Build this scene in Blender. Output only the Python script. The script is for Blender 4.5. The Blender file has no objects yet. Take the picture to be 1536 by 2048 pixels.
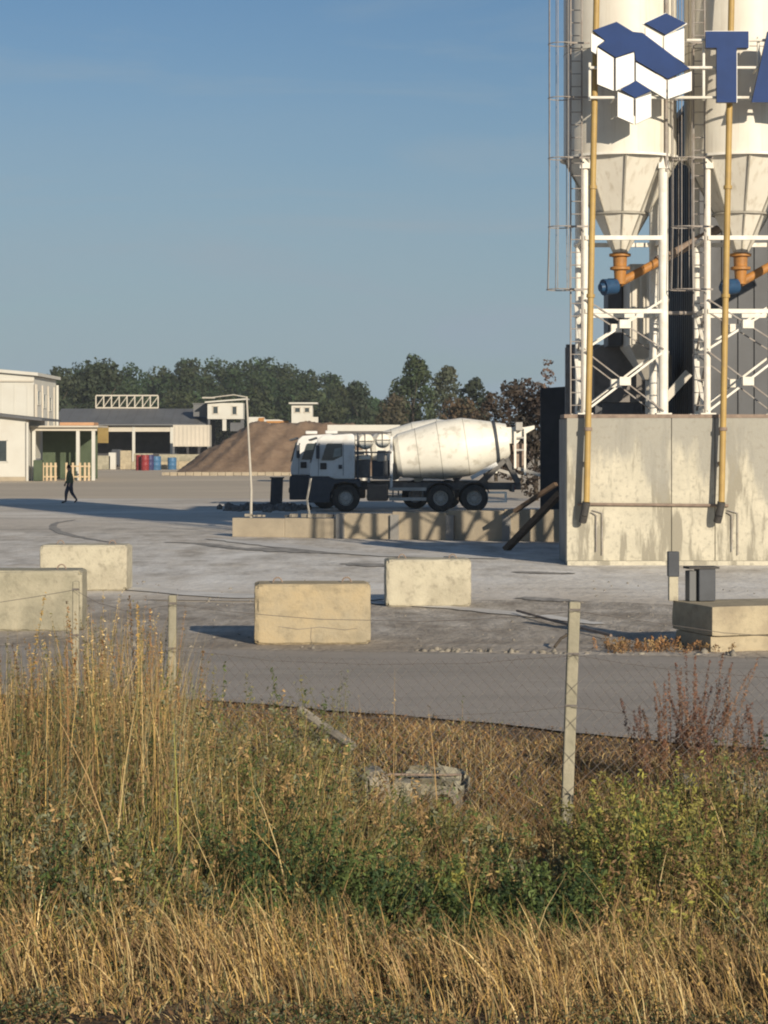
import bpy, bmesh, math, random
import numpy as np
from mathutils import Vector, Matrix

# ------------------------------------------------------------------ camera, sky, sun, exposure
S = bpy.context.scene
C = S.collection
R = math.radians
F, HZ, EYE = 4500.0, 882.0, 2.86          # focal length in photo pixels, horizon row, eye height
def X(px, D): return (px - 768.0) / F * D
def Z(py, D): return EYE + (HZ - py) / F * D
def GD(py): return EYE * F / (py - HZ)      # distance of a ground point seen on row py

cam = bpy.data.cameras.new('camera')
cam.sensor_fit = 'HORIZONTAL'; cam.sensor_width = 36.0
cam.lens = F / 1536.0 * 36.0
cam.shift_y = -(1024.0 - HZ) / 1536.0
cam.clip_start = 0.5; cam.clip_end = 9000.0
camo = bpy.data.objects.new('camera', cam); C.objects.link(camo)
camo.location = (0, 0, EYE); camo.rotation_euler = (R(90), 0, 0)
S.camera = camo

AZ, EL = R(25.0), R(17.0)
W = bpy.data.worlds.new('World'); S.world = W; W.use_nodes = True
nt = W.node_tree; nt.nodes.clear()
wo = nt.nodes.new('ShaderNodeOutputWorld'); bg = nt.nodes.new('ShaderNodeBackground')
sky = nt.nodes.new('ShaderNodeTexSky'); sky.sky_type = 'NISHITA'; sky.sun_disc = False
sky.sun_elevation = EL; sky.sun_rotation = math.pi - AZ
sky.altitude = 0; sky.air_density = 1.0; sky.dust_density = 0.6; sky.ozone_density = 1.6
bg.inputs['Strength'].default_value = 0.058
# hazy band of air all round the horizon, melting into the clear sky above
tcw = nt.nodes.new('ShaderNodeTexCoord'); sep = nt.nodes.new('ShaderNodeSeparateXYZ'); nt.links.new(tcw.outputs['Generated'], sep.inputs[0])
rp = nt.nodes.new('ShaderNodeValToRGB'); rp.color_ramp.interpolation = 'EASE'
rp.color_ramp.elements[0].position = 0.0; rp.color_ramp.elements[0].color = (1, 1, 1, 1)
rp.color_ramp.elements[1].position = 0.235; rp.color_ramp.elements[1].color = (0, 0, 0, 1)
nt.links.new(sep.outputs['Z'], rp.inputs[0])
hzm = nt.nodes.new('ShaderNodeMix'); hzm.data_type = 'RGBA'; hzm.inputs[7].default_value = (4.75, 6.0, 7.0, 1)
nsw = nt.nodes.new('ShaderNodeTexNoise'); nsw.inputs['Scale'].default_value = 5.0; nsw.inputs['Detail'].default_value = 6
mpw = nt.nodes.new('ShaderNodeMapping'); mpw.inputs['Scale'].default_value = (1.0, 1.0, 6.0); mpw.inputs['Rotation'].default_value = (0.1, 0.15, 0)
nt.links.new(tcw.outputs['Generated'], mpw.inputs[0]); nt.links.new(mpw.outputs[0], nsw.inputs[0])
mr = nt.nodes.new('ShaderNodeMapRange'); mr.inputs['From Min'].default_value = 0.35; mr.inputs['From Max'].default_value = 0.7; mr.inputs['To Min'].default_value = 0.72; mr.inputs['To Max'].default_value = 1.0
nt.links.new(nsw.outputs['Fac'], mr.inputs['Value'])
ml0 = nt.nodes.new('ShaderNodeMath'); ml0.operation = 'MULTIPLY'; nt.links.new(rp.outputs[0], ml0.inputs[0]); nt.links.new(mr.outputs[0], ml0.inputs[1])
# faint high cloud wisps
mpc = nt.nodes.new('ShaderNodeMapping'); mpc.inputs['Scale'].default_value = (2.2, 2.2, 11.0); mpc.inputs['Rotation'].default_value = (0.0, 0.22, 0.0)
nsc = nt.nodes.new('ShaderNodeTexNoise'); nsc.inputs['Scale'].default_value = 2.6; nsc.inputs['Detail'].default_value = 8; nsc.inputs['Roughness'].default_value = 0.55; nsc.inputs['Distortion'].default_value = 0.6
nt.links.new(tcw.outputs['Generated'], mpc.inputs[0]); nt.links.new(mpc.outputs[0], nsc.inputs[0])
mrc = nt.nodes.new('ShaderNodeMapRange'); mrc.inputs['From Min'].default_value = 0.47; mrc.inputs['From Max'].default_value = 0.75; mrc.inputs['To Max'].default_value = 0.45
nt.links.new(nsc.outputs['Fac'], mrc.inputs['Value'])
ml = nt.nodes.new('ShaderNodeMath'); ml.operation = 'ADD'; ml.use_clamp = True; nt.links.new(ml0.outputs[0], ml.inputs[0]); nt.links.new(mrc.outputs[0], ml.inputs[1])
wb = nt.nodes.new('ShaderNodeMix'); wb.data_type = 'RGBA'; wb.blend_type = 'MULTIPLY'; wb.inputs[0].default_value = 1.0; wb.inputs[7].default_value = (0.66, 0.88, 1.12, 1)
nt.links.new(sky.outputs[0], wb.inputs[6]); nt.links.new(ml.outputs[0], hzm.inputs[0]); nt.links.new(wb.outputs[2], hzm.inputs[6])
nt.links.new(hzm.outputs[2], bg.inputs['Color']); nt.links.new(bg.outputs[0], wo.inputs['Surface'])

sl = bpy.data.lights.new('sun', 'SUN'); sl.energy = 4.8; sl.angle = R(0.5); sl.color = (1.0, 0.875, 0.69)
so = bpy.data.objects.new('sun', sl); C.objects.link(so); so.location = (40, -80, 60)
so.rotation_euler = Vector((-math.sin(AZ) * math.cos(EL), math.cos(AZ) * math.cos(EL), -math.sin(EL))).to_track_quat('-Z', 'Y').to_euler()
S.view_settings.view_transform = 'Standard'; S.view_settings.look = 'None'
S.view_settings.exposure = 0.16; S.view_settings.gamma = 1.0; S.view_settings.use_curve_mapping = False
S.render.engine = 'CYCLES'
S.cycles.pixel_filter_type = 'BLACKMAN_HARRIS'; S.cycles.filter_width = 2.0
S.cycles.max_bounces = 6; S.cycles.use_denoising = True

rnd = random.Random(7)
rng = np.random.RandomState(11)

# ------------------------------------------------------------------ materials
def N(t, typ, **kw):
    n = t.nodes.new(typ)
    for k, v in kw.items(): setattr(n, k, v)
    return n
MATS = {}
def mat(name, c1, c2=None, scale=2.0, rough=0.75, metal=0.0, bump=0.0, bscale=None, stretch=(1, 1, 1),
        stain=None, stain_scale=0.6, stain_stretch=(1, 1, 1), stain_amt=0.5, spec=0.3, sp=(0.35, 0.65), st=(0.5, 0.7), pits=0.0, pit_col=(0.16, 0.145, 0.11), zone=None):
    m = bpy.data.materials.new(name); m.use_nodes = True; MATS[name] = m
    t = m.node_tree; b = t.nodes['Principled BSDF']
    b.inputs['Roughness'].default_value = rough; b.inputs['Metallic'].default_value = metal
    b.inputs['Specular IOR Level'].default_value = spec
    tc = N(t, 'ShaderNodeTexCoord')
    def noise(sc, strch, detail=5):
        mp = N(t, 'ShaderNodeMapping'); mp.inputs['Scale'].default_value = strch
        t.links.new(tc.outputs['Object'], mp.inputs['Vector'])
        n = N(t, 'ShaderNodeTexNoise'); n.inputs['Scale'].default_value = sc; n.inputs['Detail'].default_value = detail
        n.inputs['Roughness'].default_value = 0.62
        t.links.new(mp.outputs[0], n.inputs['Vector']); return n
    def ramp(n, a, bb):
        r = N(t, 'ShaderNodeMapRange'); r.inputs['From Min'].default_value = a; r.inputs['From Max'].default_value = bb
        t.links.new(n.outputs['Fac'], r.inputs['Value']); return r.outputs['Result']
    def mix(fac, a, bb):
        x = N(t, 'ShaderNodeMix', data_type='RGBA')
        if hasattr(fac, 'name') or True:
            try: t.links.new(fac, x.inputs['Factor'])
            except TypeError: x.inputs['Factor'].default_value = fac
        for sock, v in ((x.inputs[6], a), (x.inputs[7], bb)):
            if isinstance(v, tuple): sock.default_value = (*v, 1)
            else: t.links.new(v, sock)
        return x.outputs[2]
    col = c1
    if c2 is not None:
        col = mix(ramp(noise(scale, stretch), *sp), c1, c2)
    if stain is not None:
        r = ramp(noise(stain_scale, stain_stretch, 6), *st)
        mm = N(t, 'ShaderNodeMath', operation='MULTIPLY'); mm.inputs[1].default_value = stain_amt
        t.links.new(r, mm.inputs[0])
        col = mix(mm.outputs[0], col, stain)
    if zone is not None:      # a tide line of grey weathering: colour, height where it starts, softness
        zc, z0, zs = zone
        sx = N(t, 'ShaderNodeSeparateXYZ'); t.links.new(tc.outputs['Object'], sx.inputs[0])
        nz = noise(0.9, (1.6, 1.0, 0.35), 6); a1 = N(t, 'ShaderNodeMath', operation='MULTIPLY_ADD'); a1.inputs[1].default_value = 5.0; t.links.new(nz.outputs['Fac'], a1.inputs[0]); t.links.new(sx.outputs['Z'], a1.inputs[2])
        rz_ = N(t, 'ShaderNodeMapRange'); rz_.inputs['From Min'].default_value = z0 + 2.5; rz_.inputs['From Max'].default_value = z0 + 2.5 + zs; rz_.inputs['To Max'].default_value = 0.85
        t.links.new(a1.outputs[0], rz_.inputs['Value']); col = mix(rz_.outputs[0], col, zc)
    if pits:
        rr_ = ramp(noise(9.0, (1, 1, 1), 10), 0.53, 0.66); mm2 = N(t, 'ShaderNodeMath', operation='MULTIPLY'); mm2.inputs[1].default_value = pits
        t.links.new(rr_, mm2.inputs[0]); col = mix(mm2.outputs[0], col, pit_col)
    if isinstance(col, tuple): b.inputs['Base Color'].default_value = (*col, 1)
    else: t.links.new(col, b.inputs['Base Color'])
    if bump:
        n = noise(bscale or scale * 6, (1, 1, 1), 6)
        bp = N(t, 'ShaderNodeBump'); bp.inputs['Strength'].default_value = bump; bp.inputs['Distance'].default_value = 0.02
        t.links.new(n.outputs['Fac'], bp.inputs['Height']); t.links.new(bp.outputs[0], b.inputs['Normal'])
    m['mixer'] = 1
    return m

def ground_mat(name, layers, rough=0.9, bump=0.4, bscale=9.0, bands=()):
    """layers: list of (color, noise scale, stretch, from_min, from_max, amount); first is the base colour."""
    m = bpy.data.materials.new(name); m.use_nodes = True; MATS[name] = m
    t = m.node_tree; b = t.nodes['Principled BSDF']
    b.inputs['Roughness'].default_value = rough; b.inputs['Specular IOR Level'].default_value = 0.2
    tc = N(t, 'ShaderNodeTexCoord'); col = None
    for i, (c, sc, strch, a, bb, amt) in enumerate(layers):
        if i == 0:
            col = N(t, 'ShaderNodeRGB'); col.outputs[0].default_value = (*c, 1); col = col.outputs[0]; continue
        mp = N(t, 'ShaderNodeMapping'); mp.inputs['Scale'].default_value = strch; mp.inputs['Location'].default_value = (i * 13.1, i * 7.7, 0)
        t.links.new(tc.outputs['Object'], mp.inputs['Vector'])
        n = N(t, 'ShaderNodeTexNoise'); n.inputs['Scale'].default_value = sc; n.inputs['Detail'].default_value = 7; n.inputs['Roughness'].default_value = 0.65
        t.links.new(mp.outputs[0], n.inputs['Vector'])
        r = N(t, 'ShaderNodeMapRange'); r.inputs['From Min'].default_value = a; r.inputs['From Max'].default_value = bb; r.inputs['To Max'].default_value = amt
        t.links.new(n.outputs['Fac'], r.inputs['Value'])
        x = N(t, 'ShaderNodeMix', data_type='RGBA'); x.inputs[7].default_value = (*c, 1)
        t.links.new(r.outputs[0], x.inputs['Factor']); t.links.new(col, x.inputs[6]); col = x.outputs[2]
    for k, (c, y0, y1, soft, sc, amt) in enumerate(bands):      # drifts of dust or dirt lying across the yard between two distances
        sx = N(t, 'ShaderNodeSeparateXYZ'); t.links.new(tc.outputs['Object'], sx.inputs[0])
        mp = N(t, 'ShaderNodeMapping'); mp.inputs['Scale'].default_value = (0.55, 0.22, 1); mp.inputs['Location'].default_value = (k * 5.3, k * 3.1, 0)
        t.links.new(tc.outputs['Object'], mp.inputs['Vector'])
        nz = N(t, 'ShaderNodeTexNoise'); nz.inputs['Scale'].default_value = sc; nz.inputs['Detail'].default_value = 9; nz.inputs['Roughness'].default_value = 0.68
        t.links.new(mp.outputs[0], nz.inputs['Vector'])
        a1 = N(t, 'ShaderNodeMapRange', interpolation_type='SMOOTHSTEP'); a1.inputs['From Min'].default_value = y0 - soft; a1.inputs['From Max'].default_value = y0 + soft; t.links.new(sx.outputs['Y'], a1.inputs['Value'])
        a2 = N(t, 'ShaderNodeMapRange', interpolation_type='SMOOTHSTEP'); a2.inputs['From Min'].default_value = y1 - soft; a2.inputs['From Max'].default_value = y1 + soft; a2.inputs['To Min'].default_value = 1; a2.inputs['To Max'].default_value = 0; t.links.new(sx.outputs['Y'], a2.inputs['Value'])
        a3 = N(t, 'ShaderNodeMapRange'); a3.inputs['From Min'].default_value = 0.40; a3.inputs['From Max'].default_value = 0.62; a3.inputs['To Max'].default_value = amt; t.links.new(nz.outputs['Fac'], a3.inputs['Value'])
        m1 = N(t, 'ShaderNodeMath', operation='MULTIPLY'); t.links.new(a1.outputs[0], m1.inputs[0]); t.links.new(a2.outputs[0], m1.inputs[1])
        m2 = N(t, 'ShaderNodeMath', operation='MULTIPLY'); t.links.new(m1.outputs[0], m2.inputs[0]); t.links.new(a3.outputs[0], m2.inputs[1])
        x = N(t, 'ShaderNodeMix', data_type='RGBA'); x.inputs[7].default_value = (*c, 1); t.links.new(m2.outputs[0], x.inputs['Factor']); t.links.new(col, x.inputs[6]); col = x.outputs[2]
    t.links.new(col, b.inputs['Base Color'])
    n = N(t, 'ShaderNodeTexNoise'); n.inputs['Scale'].default_value = bscale; n.inputs['Detail'].default_value = 8
    t.links.new(tc.outputs['Object'], n.inputs['Vector'])
    bp = N(t, 'ShaderNodeBump'); bp.inputs['Strength'].default_value = bump; bp.inputs['Distance'].default_value = 0.05
    t.links.new(n.outputs['Fac'], bp.inputs['Height']); t.links.new(bp.outputs[0], b.inputs['Normal'])
    return m

def plant_mat(name, rough=0.65, trans=0.14):
    m = bpy.data.materials.new(name); m.use_nodes = True; MATS[name] = m
    t = m.node_tree; b = t.nodes['Principled BSDF']; out = t.nodes['Material Output']
    at = N(t, 'ShaderNodeAttribute', attribute_name='tint')
    b.inputs['Roughness'].default_value = rough; b.inputs['Specular IOR Level'].default_value = 0.25
    t.links.new(at.outputs['Color'], b.inputs['Base Color'])
    tr = N(t, 'ShaderNodeBsdfTranslucent'); t.links.new(at.outputs['Color'], tr.inputs['Color'])
    mx = N(t, 'ShaderNodeMixShader'); mx.inputs[0].default_value = trans
    t.links.new(b.outputs[0], mx.inputs[1]); t.links.new(tr.outputs[0], mx.inputs[2]); t.links.new(mx.outputs[0], out.inputs['Surface'])
    return m

CONC = mat('concrete_yellow', (0.45, 0.385, 0.265), (0.34, 0.285, 0.20), 2.6, 0.9, bump=0.6, bscale=22, stain=(0.22, 0.19, 0.135), stain_scale=1.7, stain_amt=0.55, pits=0.3)
CONC2 = mat('concrete_grey', (0.39, 0.355, 0.265), (0.29, 0.27, 0.20), 2.6, 0.9, bump=0.6, bscale=22, stain=(0.18, 0.17, 0.13), stain_scale=1.5, stain_amt=0.6, pits=0.35)
WALLC = mat('concrete_wall', (0.56, 0.52, 0.415), (0.46, 0.43, 0.345), 1.6, 0.9, bump=0.35, bscale=14, stain=(0.27, 0.25, 0.20), stain_scale=1.5, stain_stretch=(1.8, 1.8, 0.28), stain_amt=0.9, st=(0.51, 0.58),
            pits=0.6, pit_col=(0.27, 0.25, 0.205), zone=((0.31, 0.30, 0.265), 1.8, 0.6))
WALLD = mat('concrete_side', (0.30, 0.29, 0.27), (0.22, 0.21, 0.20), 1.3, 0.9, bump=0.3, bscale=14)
CONC3 = mat('concrete_pale', (0.50, 0.46, 0.35), (0.42, 0.38, 0.29), 2.2, 0.9, bump=0.5, bscale=22, stain=(0.30, 0.27, 0.20), stain_scale=1.6, stain_amt=0.7, pits=0.4)
CONC4 = mat('concrete_ochre', (0.43, 0.345, 0.215), (0.36, 0.31, 0.22), 1.8, 0.9, bump=0.7, bscale=20, stain=(0.19, 0.165, 0.115), stain_scale=2.2, stain_stretch=(1, 1, 1.9), stain_amt=0.5, pits=0.28)
LOWW = mat('concrete_low', (0.40, 0.34, 0.25), (0.33, 0.28, 0.21), 2.0, 0.9, bump=0.4, bscale=16, stain=(0.24, 0.21, 0.16), stain_scale=1.2, stain_amt=0.5)
SILO = mat('silo_paint', (0.70, 0.67, 0.59), (0.64, 0.60, 0.52), 1.2, 0.45, stain=(0.42, 0.36, 0.27), stain_scale=1.5, stain_stretch=(5, 5, 0.14), stain_amt=0.55, st=(0.53, 0.68))
SEAM = mat('weld_seam', (0.36, 0.34, 0.29), (0.28, 0.26, 0.22), 4, 0.7)
WSTEEL = mat('white_steel', (0.80, 0.78, 0.72), (0.70, 0.66, 0.57), 3.0, 0.5, stain=(0.42, 0.30, 0.19), stain_scale=5, stain_amt=0.35, st=(0.58, 0.72))
RSTEEL = mat('rusty_steel', (0.30, 0.23, 0.18), (0.20, 0.15, 0.12), 6.0, 0.8)
CAGE = mat('dull_galvanised', (0.34, 0.32, 0.30), (0.26, 0.22, 0.19), 6.0, 0.65)
YPIPE = mat('ochre_paint', (0.44, 0.30, 0.10), (0.36, 0.24, 0.085), 3.0, 0.5, stain=(0.34, 0.24, 0.12), stain_scale=4, stain_amt=0.4)
HOSE = mat('black_rubber', (0.045, 0.043, 0.042), (0.07, 0.065, 0.06), 5.0, 0.7)
ORNG = mat('orange_paint', (0.44, 0.20, 0.05), (0.32, 0.15, 0.045), 4.0, 0.5, stain=(0.2, 0.12, 0.07), stain_scale=5, stain_amt=0.5)
BLUEM = mat('blue_motor_paint', (0.025, 0.08, 0.17), (0.02, 0.05, 0.11), 5, 0.45)
SIGNB = mat('sign_blue', (0.013, 0.042, 0.155), (0.011, 0.036, 0.13), 2.0, 0.5, spec=0.15)
SIGNW = mat('sign_white', (0.86, 0.85, 0.82), (0.81, 0.80, 0.76), 2.0, 0.4)
SIGNE = mat('sign_edge', (0.10, 0.10, 0.11), (0.08, 0.08, 0.09), 2.0, 0.5)
SLATE = mat('slate_cladding', (0.12, 0.125, 0.135), (0.095, 0.098, 0.105), 0.8, 0.6, stain=(0.05, 0.045, 0.042), stain_scale=1.0, stain_stretch=(1, 1, 0.3), stain_amt=0.5)
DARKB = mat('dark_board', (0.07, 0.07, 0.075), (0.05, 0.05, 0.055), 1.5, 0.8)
HOPP = mat('pale_cladding', (0.62, 0.58, 0.50), (0.54, 0.50, 0.43), 1.6, 0.55, stain=(0.35, 0.3, 0.25), stain_scale=1.6, stain_stretch=(2, 2, .3), stain_amt=0.4)
GREYB = mat('grey_brown_board', (0.25, 0.23, 0.21), (0.17, 0.155, 0.145), 1.2, 0.8, stain=(0.07, 0.065, 0.06), stain_scale=1.2, stain_amt=0.6)
WOODB = mat('weathered_timber', (0.16, 0.11, 0.075), (0.11, 0.075, 0.05), 3.0, 0.85, stretch=(1, 1, 6))
PALEW = mat('pale_timber', (0.58, 0.45, 0.29), (0.47, 0.35, 0.22), 4.0, 0.8)
TWHITE = mat('truck_white', (0.72, 0.72, 0.70), (0.66, 0.65, 0.62), 2.0, 0.35, stain=(0.42, 0.38, 0.32), stain_scale=2.5, stain_amt=0.4, spec=0.5)
DRUM = mat('drum_cream', (0.82, 0.79, 0.70), (0.76, 0.73, 0.64), 1.4, 0.4, stain=(0.46, 0.42, 0.34), stain_scale=2.2, stain_amt=0.6, st=(0.52, 0.66), spec=0.35)
TDARK = mat('truck_dark_plastic', (0.065, 0.072, 0.085), (0.05, 0.055, 0.065), 4, 0.55)
CHASS = mat('chassis_grey', (0.17, 0.16, 0.15), (0.11, 0.105, 0.10), 4, 0.7)
TANKB = mat('dusty_brown_steel', (0.17, 0.13, 0.10), (0.13, 0.10, 0.08), 3, 0.6)
RIM = mat('rim_grey', (0.46, 0.44, 0.40), (0.36, 0.34, 0.31), 4, 0.6)
TYRE = mat('tyre_rubber', (0.035, 0.034, 0.033), (0.06, 0.055, 0.05), 5, 0.85)
GLASS = mat('window_glass', (0.03, 0.04, 0.042), (0.05, 0.06, 0.06), 2, 0.08, spec=0.8)
WLIGHT = mat('window_light_paint', (0.20, 0.25, 0.25), (0.14, 0.18, 0.18), 3, 0.1, spec=0.8)  # light seen through the cab, put into a paler colour
SOIL = ground_mat('soil', [((0.25, 0.175, 0.12), 0, 0, 0, 0, 0), ((0.17, 0.115, 0.08), 0.35, (1, 1, 1.5), 0.42, 0.62, 0.8), ((0.32, 0.24, 0.165), 2.0, (1, 1, 1), 0.5, 0.75, 0.6), ((0.13, 0.09, 0.065), 1.1, (1, 1, 1), 0.55, 0.7, 0.6)], bump=1.0, bscale=3.0)
BWHITE = mat('white_cladding', (0.56, 0.55, 0.50), (0.52, 0.505, 0.455), 0.5, 0.6, stain=(0.50, 0.46, 0.38), stain_scale=0.5, stain_amt=0.3)
BBEIGE = mat('beige_cladding', (0.56, 0.51, 0.43), (0.48, 0.44, 0.37), 0.6, 0.7)  # beige of trims, railings, lintels and the container
ROOFG = mat('grey_sheet_roof', (0.145, 0.15, 0.155), (0.12, 0.122, 0.125), 0.4, 0.6)
GREENP = mat('green_tarpaulin', (0.075, 0.10, 0.06), (0.055, 0.075, 0.045), 1.2, 0.8)
YELT = mat('mustard_tarpaulin', (0.28, 0.20, 0.07), (0.22, 0.15, 0.05), 1.2, 0.8)
TERRA = mat('terracotta_tile', (0.50, 0.29, 0.16), (0.42, 0.23, 0.13), 2, 0.8)
REDP = mat('red_drum_paint', (0.26, 0.035, 0.04), (0.2, 0.03, 0.03), 2, 0.5)
BLUEP = mat('blue_drum_paint', (0.06, 0.16, 0.30), (0.05, 0.12, 0.22), 2, 0.5)
NAVYP = mat('navy_drum_paint', (0.05, 0.05, 0.14), (0.04, 0.04, 0.1), 2, 0.5)
STONE = mat('rubble_stone', (0.30, 0.27, 0.22), (0.20, 0.18, 0.15), 3, 0.9, bump=0.5, bscale=12)
BARK = mat('bark', (0.10, 0.08, 0.06), (0.06, 0.05, 0.04), 3, 0.9)
GALV = mat('pale_pole', (0.48, 0.45, 0.39), (0.40, 0.37, 0.32), 3, 0.5)
WIRE = mat('fence_wire', (0.16, 0.15, 0.14), (0.12, 0.10, 0.09), 20, 0.6)
SKIN = mat('skin', (0.42, 0.26, 0.19), (0.38, 0.23, 0.17), 8, 0.6)
JACK = mat('olive_jacket', (0.12, 0.14, 0.075), (0.09, 0.11, 0.06), 8, 0.85)
TROU = mat('dark_trousers', (0.05, 0.055, 0.08), (0.04, 0.045, 0.065), 8, 0.85)
HAIR = mat('dark_hair', (0.02, 0.015, 0.012), (0.03, 0.02, 0.016), 20, 0.7)
SHOE = mat('dark_shoe', (0.02, 0.018, 0.016), (0.03, 0.026, 0.022), 8, 0.7)
PLANT = plant_mat('plant')
LEAFT = plant_mat('tree_leaf', 0.7, 0.2)

ROADM = ground_mat('asphalt', [((0.39, 0.35, 0.31), 0, 0, 0, 0, 0), ((0.29, 0.265, 0.235), 0.5, (0.35, 1.6, 1), 0.45, 0.65, 0.7), ((0.46, 0.425, 0.375), 1.1, (0.25, 2.2, 1), 0.52, 0.72, 0.7),
                               ((0.24, 0.225, 0.205), 16, (1, 1, 1), 0.53, 0.7, 0.6), ((0.28, 0.265, 0.245), 2.5, (0.5, 1, 1), 0.56, 0.7, 0.5)], bump=0.7, bscale=40)
YARDM = ground_mat('dusty_concrete_yard', [((0.61, 0.545, 0.46), 0, 0, 0, 0, 0), ((0.47, 0.415, 0.345), 0.10, (0.5, 1.2, 1), 0.46, 0.60, 0.8), ((0.76, 0.71, 0.63), 0.13, (0.35, 0.9, 1), 0.48, 0.60, 0.9),
                               ((0.36, 0.33, 0.295), 0.45, (0.25, 1.1, 1), 0.56, 0.68, 0.8), ((0.78, 0.74, 0.68), 0.9, (0.2, 1.3, 1), 0.56, 0.70, 0.8), ((0.33, 0.30, 0.265), 2.2, (0.4, 1, 1), 0.53, 0.68, 0.7), ((0.30, 0.27, 0.235), 7, (0.5, 1, 1), 0.56, 0.7, 0.6), ((0.72, 0.69, 0.63), 5, (0.3, 1, 1), 0.58, 0.7, 0.6)], bump=0.9, bscale=5,
                   bands=(((0.84, 0.82, 0.78), 41.5, 60, 3.5, 0.8, 0.85), ((0.33, 0.295, 0.25), 46, 75, 4, 1.7, 0.75), ((0.80, 0.77, 0.72), 44, 70, 4, 2.6, 0.6)))
DIRTM = ground_mat('packed_dirt', [((0.50, 0.44, 0.365), 0, 0, 0, 0, 0), ((0.36, 0.31, 0.255), 0.5, (0.5, 1.2, 1), 0.42, 0.6, 0.8), ((0.66, 0.60, 0.52), 0.7, (0.3, 1.5, 1), 0.50, 0.64, 0.9),
                               ((0.28, 0.235, 0.19), 6, (1, 1, 1), 0.53, 0.68, 0.8), ((0.29, 0.25, 0.205), 2, (.5, 1, 1), 0.53, 0.68, 0.7), ((0.62, 0.57, 0.50), 9, (.7, 1, 1), 0.56, 0.7, 0.6)], bump=1.2, bscale=9,
                   bands=(((0.27, 0.225, 0.18), 30.5, 41, 1.5, 1.4, 0.8), ((0.66, 0.61, 0.54), 33, 42, 1.5, 2.2, 0.75), ((0.24, 0.21, 0.175), 31, 42, 1, 4.5, 0.7)))
EARTHM = ground_mat('verge_earth', [((0.14, 0.10, 0.065), 0, 0, 0, 0, 0), ((0.085, 0.06, 0.04), 1.5, (1, 1, 1), 0.4, 0.6, 0.9), ((0.24, 0.17, 0.10), 3.0, (1, 1, 1), 0.52, 0.7, 0.7)], bump=1.0, bscale=14)
FARM = ground_mat('far_ground', [((0.60, 0.51, 0.39), 0, 0, 0, 0, 0), ((0.47, 0.40, 0.31), 0.05, (0.4, 1, 1), 0.42, 0.6, 0.8)], bump=0.3, bscale=2)

# ------------------------------------------------------------------ mesh helpers
class MB:
    def __init__(s): s.v = []; s.f = []
    def add(s, vs, fs, M=None):
        o = len(s.v)
        for p in vs:
            p = Vector(p)
            s.v.append(tuple(M @ p) if M is not None else tuple(p))
        for f in fs: s.f.append(tuple(i + o for i in f))
        return s
    def box(s, c, d, rz=0.0, M=None):
        x, y, z = d[0] / 2, d[1] / 2, d[2] / 2
        vs = [(-x, -y, -z), (x, -y, -z), (x, y, -z), (-x, y, -z), (-x, -y, z), (x, -y, z), (x, y, z), (-x, y, z)]
        T = Matrix.Translation(c) @ Matrix.Rotation(rz, 4, 'Z')
        if M is not None: T = Matrix.Translation(c) @ M
        return s.add(vs, [(0, 3, 2, 1), (4, 5, 6, 7), (0, 1, 5, 4), (1, 2, 6, 5), (2, 3, 7, 6), (3, 0, 4, 7)], T)
    def beam(s, a, b, w, h=None):
        a = Vector(a); b = Vector(b); h = h or w; d = b - a
        q = d.to_track_quat('Z', 'Y').to_matrix().to_4x4()
        return s.box((a + b) / 2, (w, h, d.length), M=q)
    def cyl(s, a, b, r0, r1=None, n=12, caps=True):
        a = Vector(a); b = Vector(b); r1 = r0 if r1 is None else r1
        q = (b - a).to_track_quat('Z', 'Y').to_matrix()
        vs = []; fs = []
        for p, r in ((a, r0), (b, r1)):
            for k in range(n):
                an = 2 * math.pi * k / n
                vs.append(p + q @ Vector((r * math.cos(an), r * math.sin(an), 0)))
        for k in range(n): fs.append((k, (k + 1) % n, n + (k + 1) % n, n + k))
        if caps: fs.append(tuple(range(n - 1, -1, -1))); fs.append(tuple(range(n, 2 * n)))
        return s.add(vs, fs)
    def tube(s, pts, r, n=8):
        for i in range(len(pts) - 1):
            s.cyl(pts[i], pts[i + 1], r if not hasattr(r, '__len__') else r[i], r if not hasattr(r, '__len__') else r[i + 1], n)
        return s
    def lathe(s, prof, n=32, M=None):
        vs = []; fs = []
        for r, z in prof:
            for k in range(n):
                an = 2 * math.pi * k / n
                vs.append((r * math.cos(an), r * math.sin(an), z))
        for i in range(len(prof) - 1):
            for k in range(n):
                a = i * n + k; b = i * n + (k + 1) % n
                fs.append((a, b, b + n, a + n))
        return s.add(vs, fs, M)
    def prism(s, poly, y0, y1, M=None):
        """polygon in (x, z) extruded from y0 to y1"""
        n = len(poly)
        ar = sum(poly[i][0] * poly[(i + 1) % n][1] - poly[(i + 1) % n][0] * poly[i][1] for i in range(n))
        if ar < 0: poly = poly[::-1]
        vs = [(x, y0, z) for x, z in poly] + [(x, y1, z) for x, z in poly]
        fs = [tuple(range(n)), tuple(range(2 * n - 1, n - 1, -1))]
        fs += [(i, i + n, (i + 1) % n + n, (i + 1) % n) for i in range(n)]
        return s.add(vs, fs, M)
    def build(s, name, m, parent=None, smooth=None, bevel=0.0, loc=None):
        me = bpy.data.meshes.new(name); me.from_pydata(s.v, [], s.f); me.update()
        bm = bmesh.new(); bm.from_mesh(me); bmesh.ops.recalc_face_normals(bm, faces=bm.faces); bm.to_mesh(me); bm.free()
        me.materials.append(m)
        if smooth:
            me.polygons.foreach_set('use_smooth', [True] * len(me.polygons)); me.set_sharp_from_angle(angle=R(smooth))
        o = bpy.data.objects.new(name, me); C.objects.link(o)
        if parent is not None: o.parent = parent
        if loc is not None: o.location = loc
        if bevel:
            b = o.modifiers.new('edge', 'BEVEL'); b.width = bevel; b.segments = 2; b.limit_method = 'ANGLE'
        return o

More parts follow.
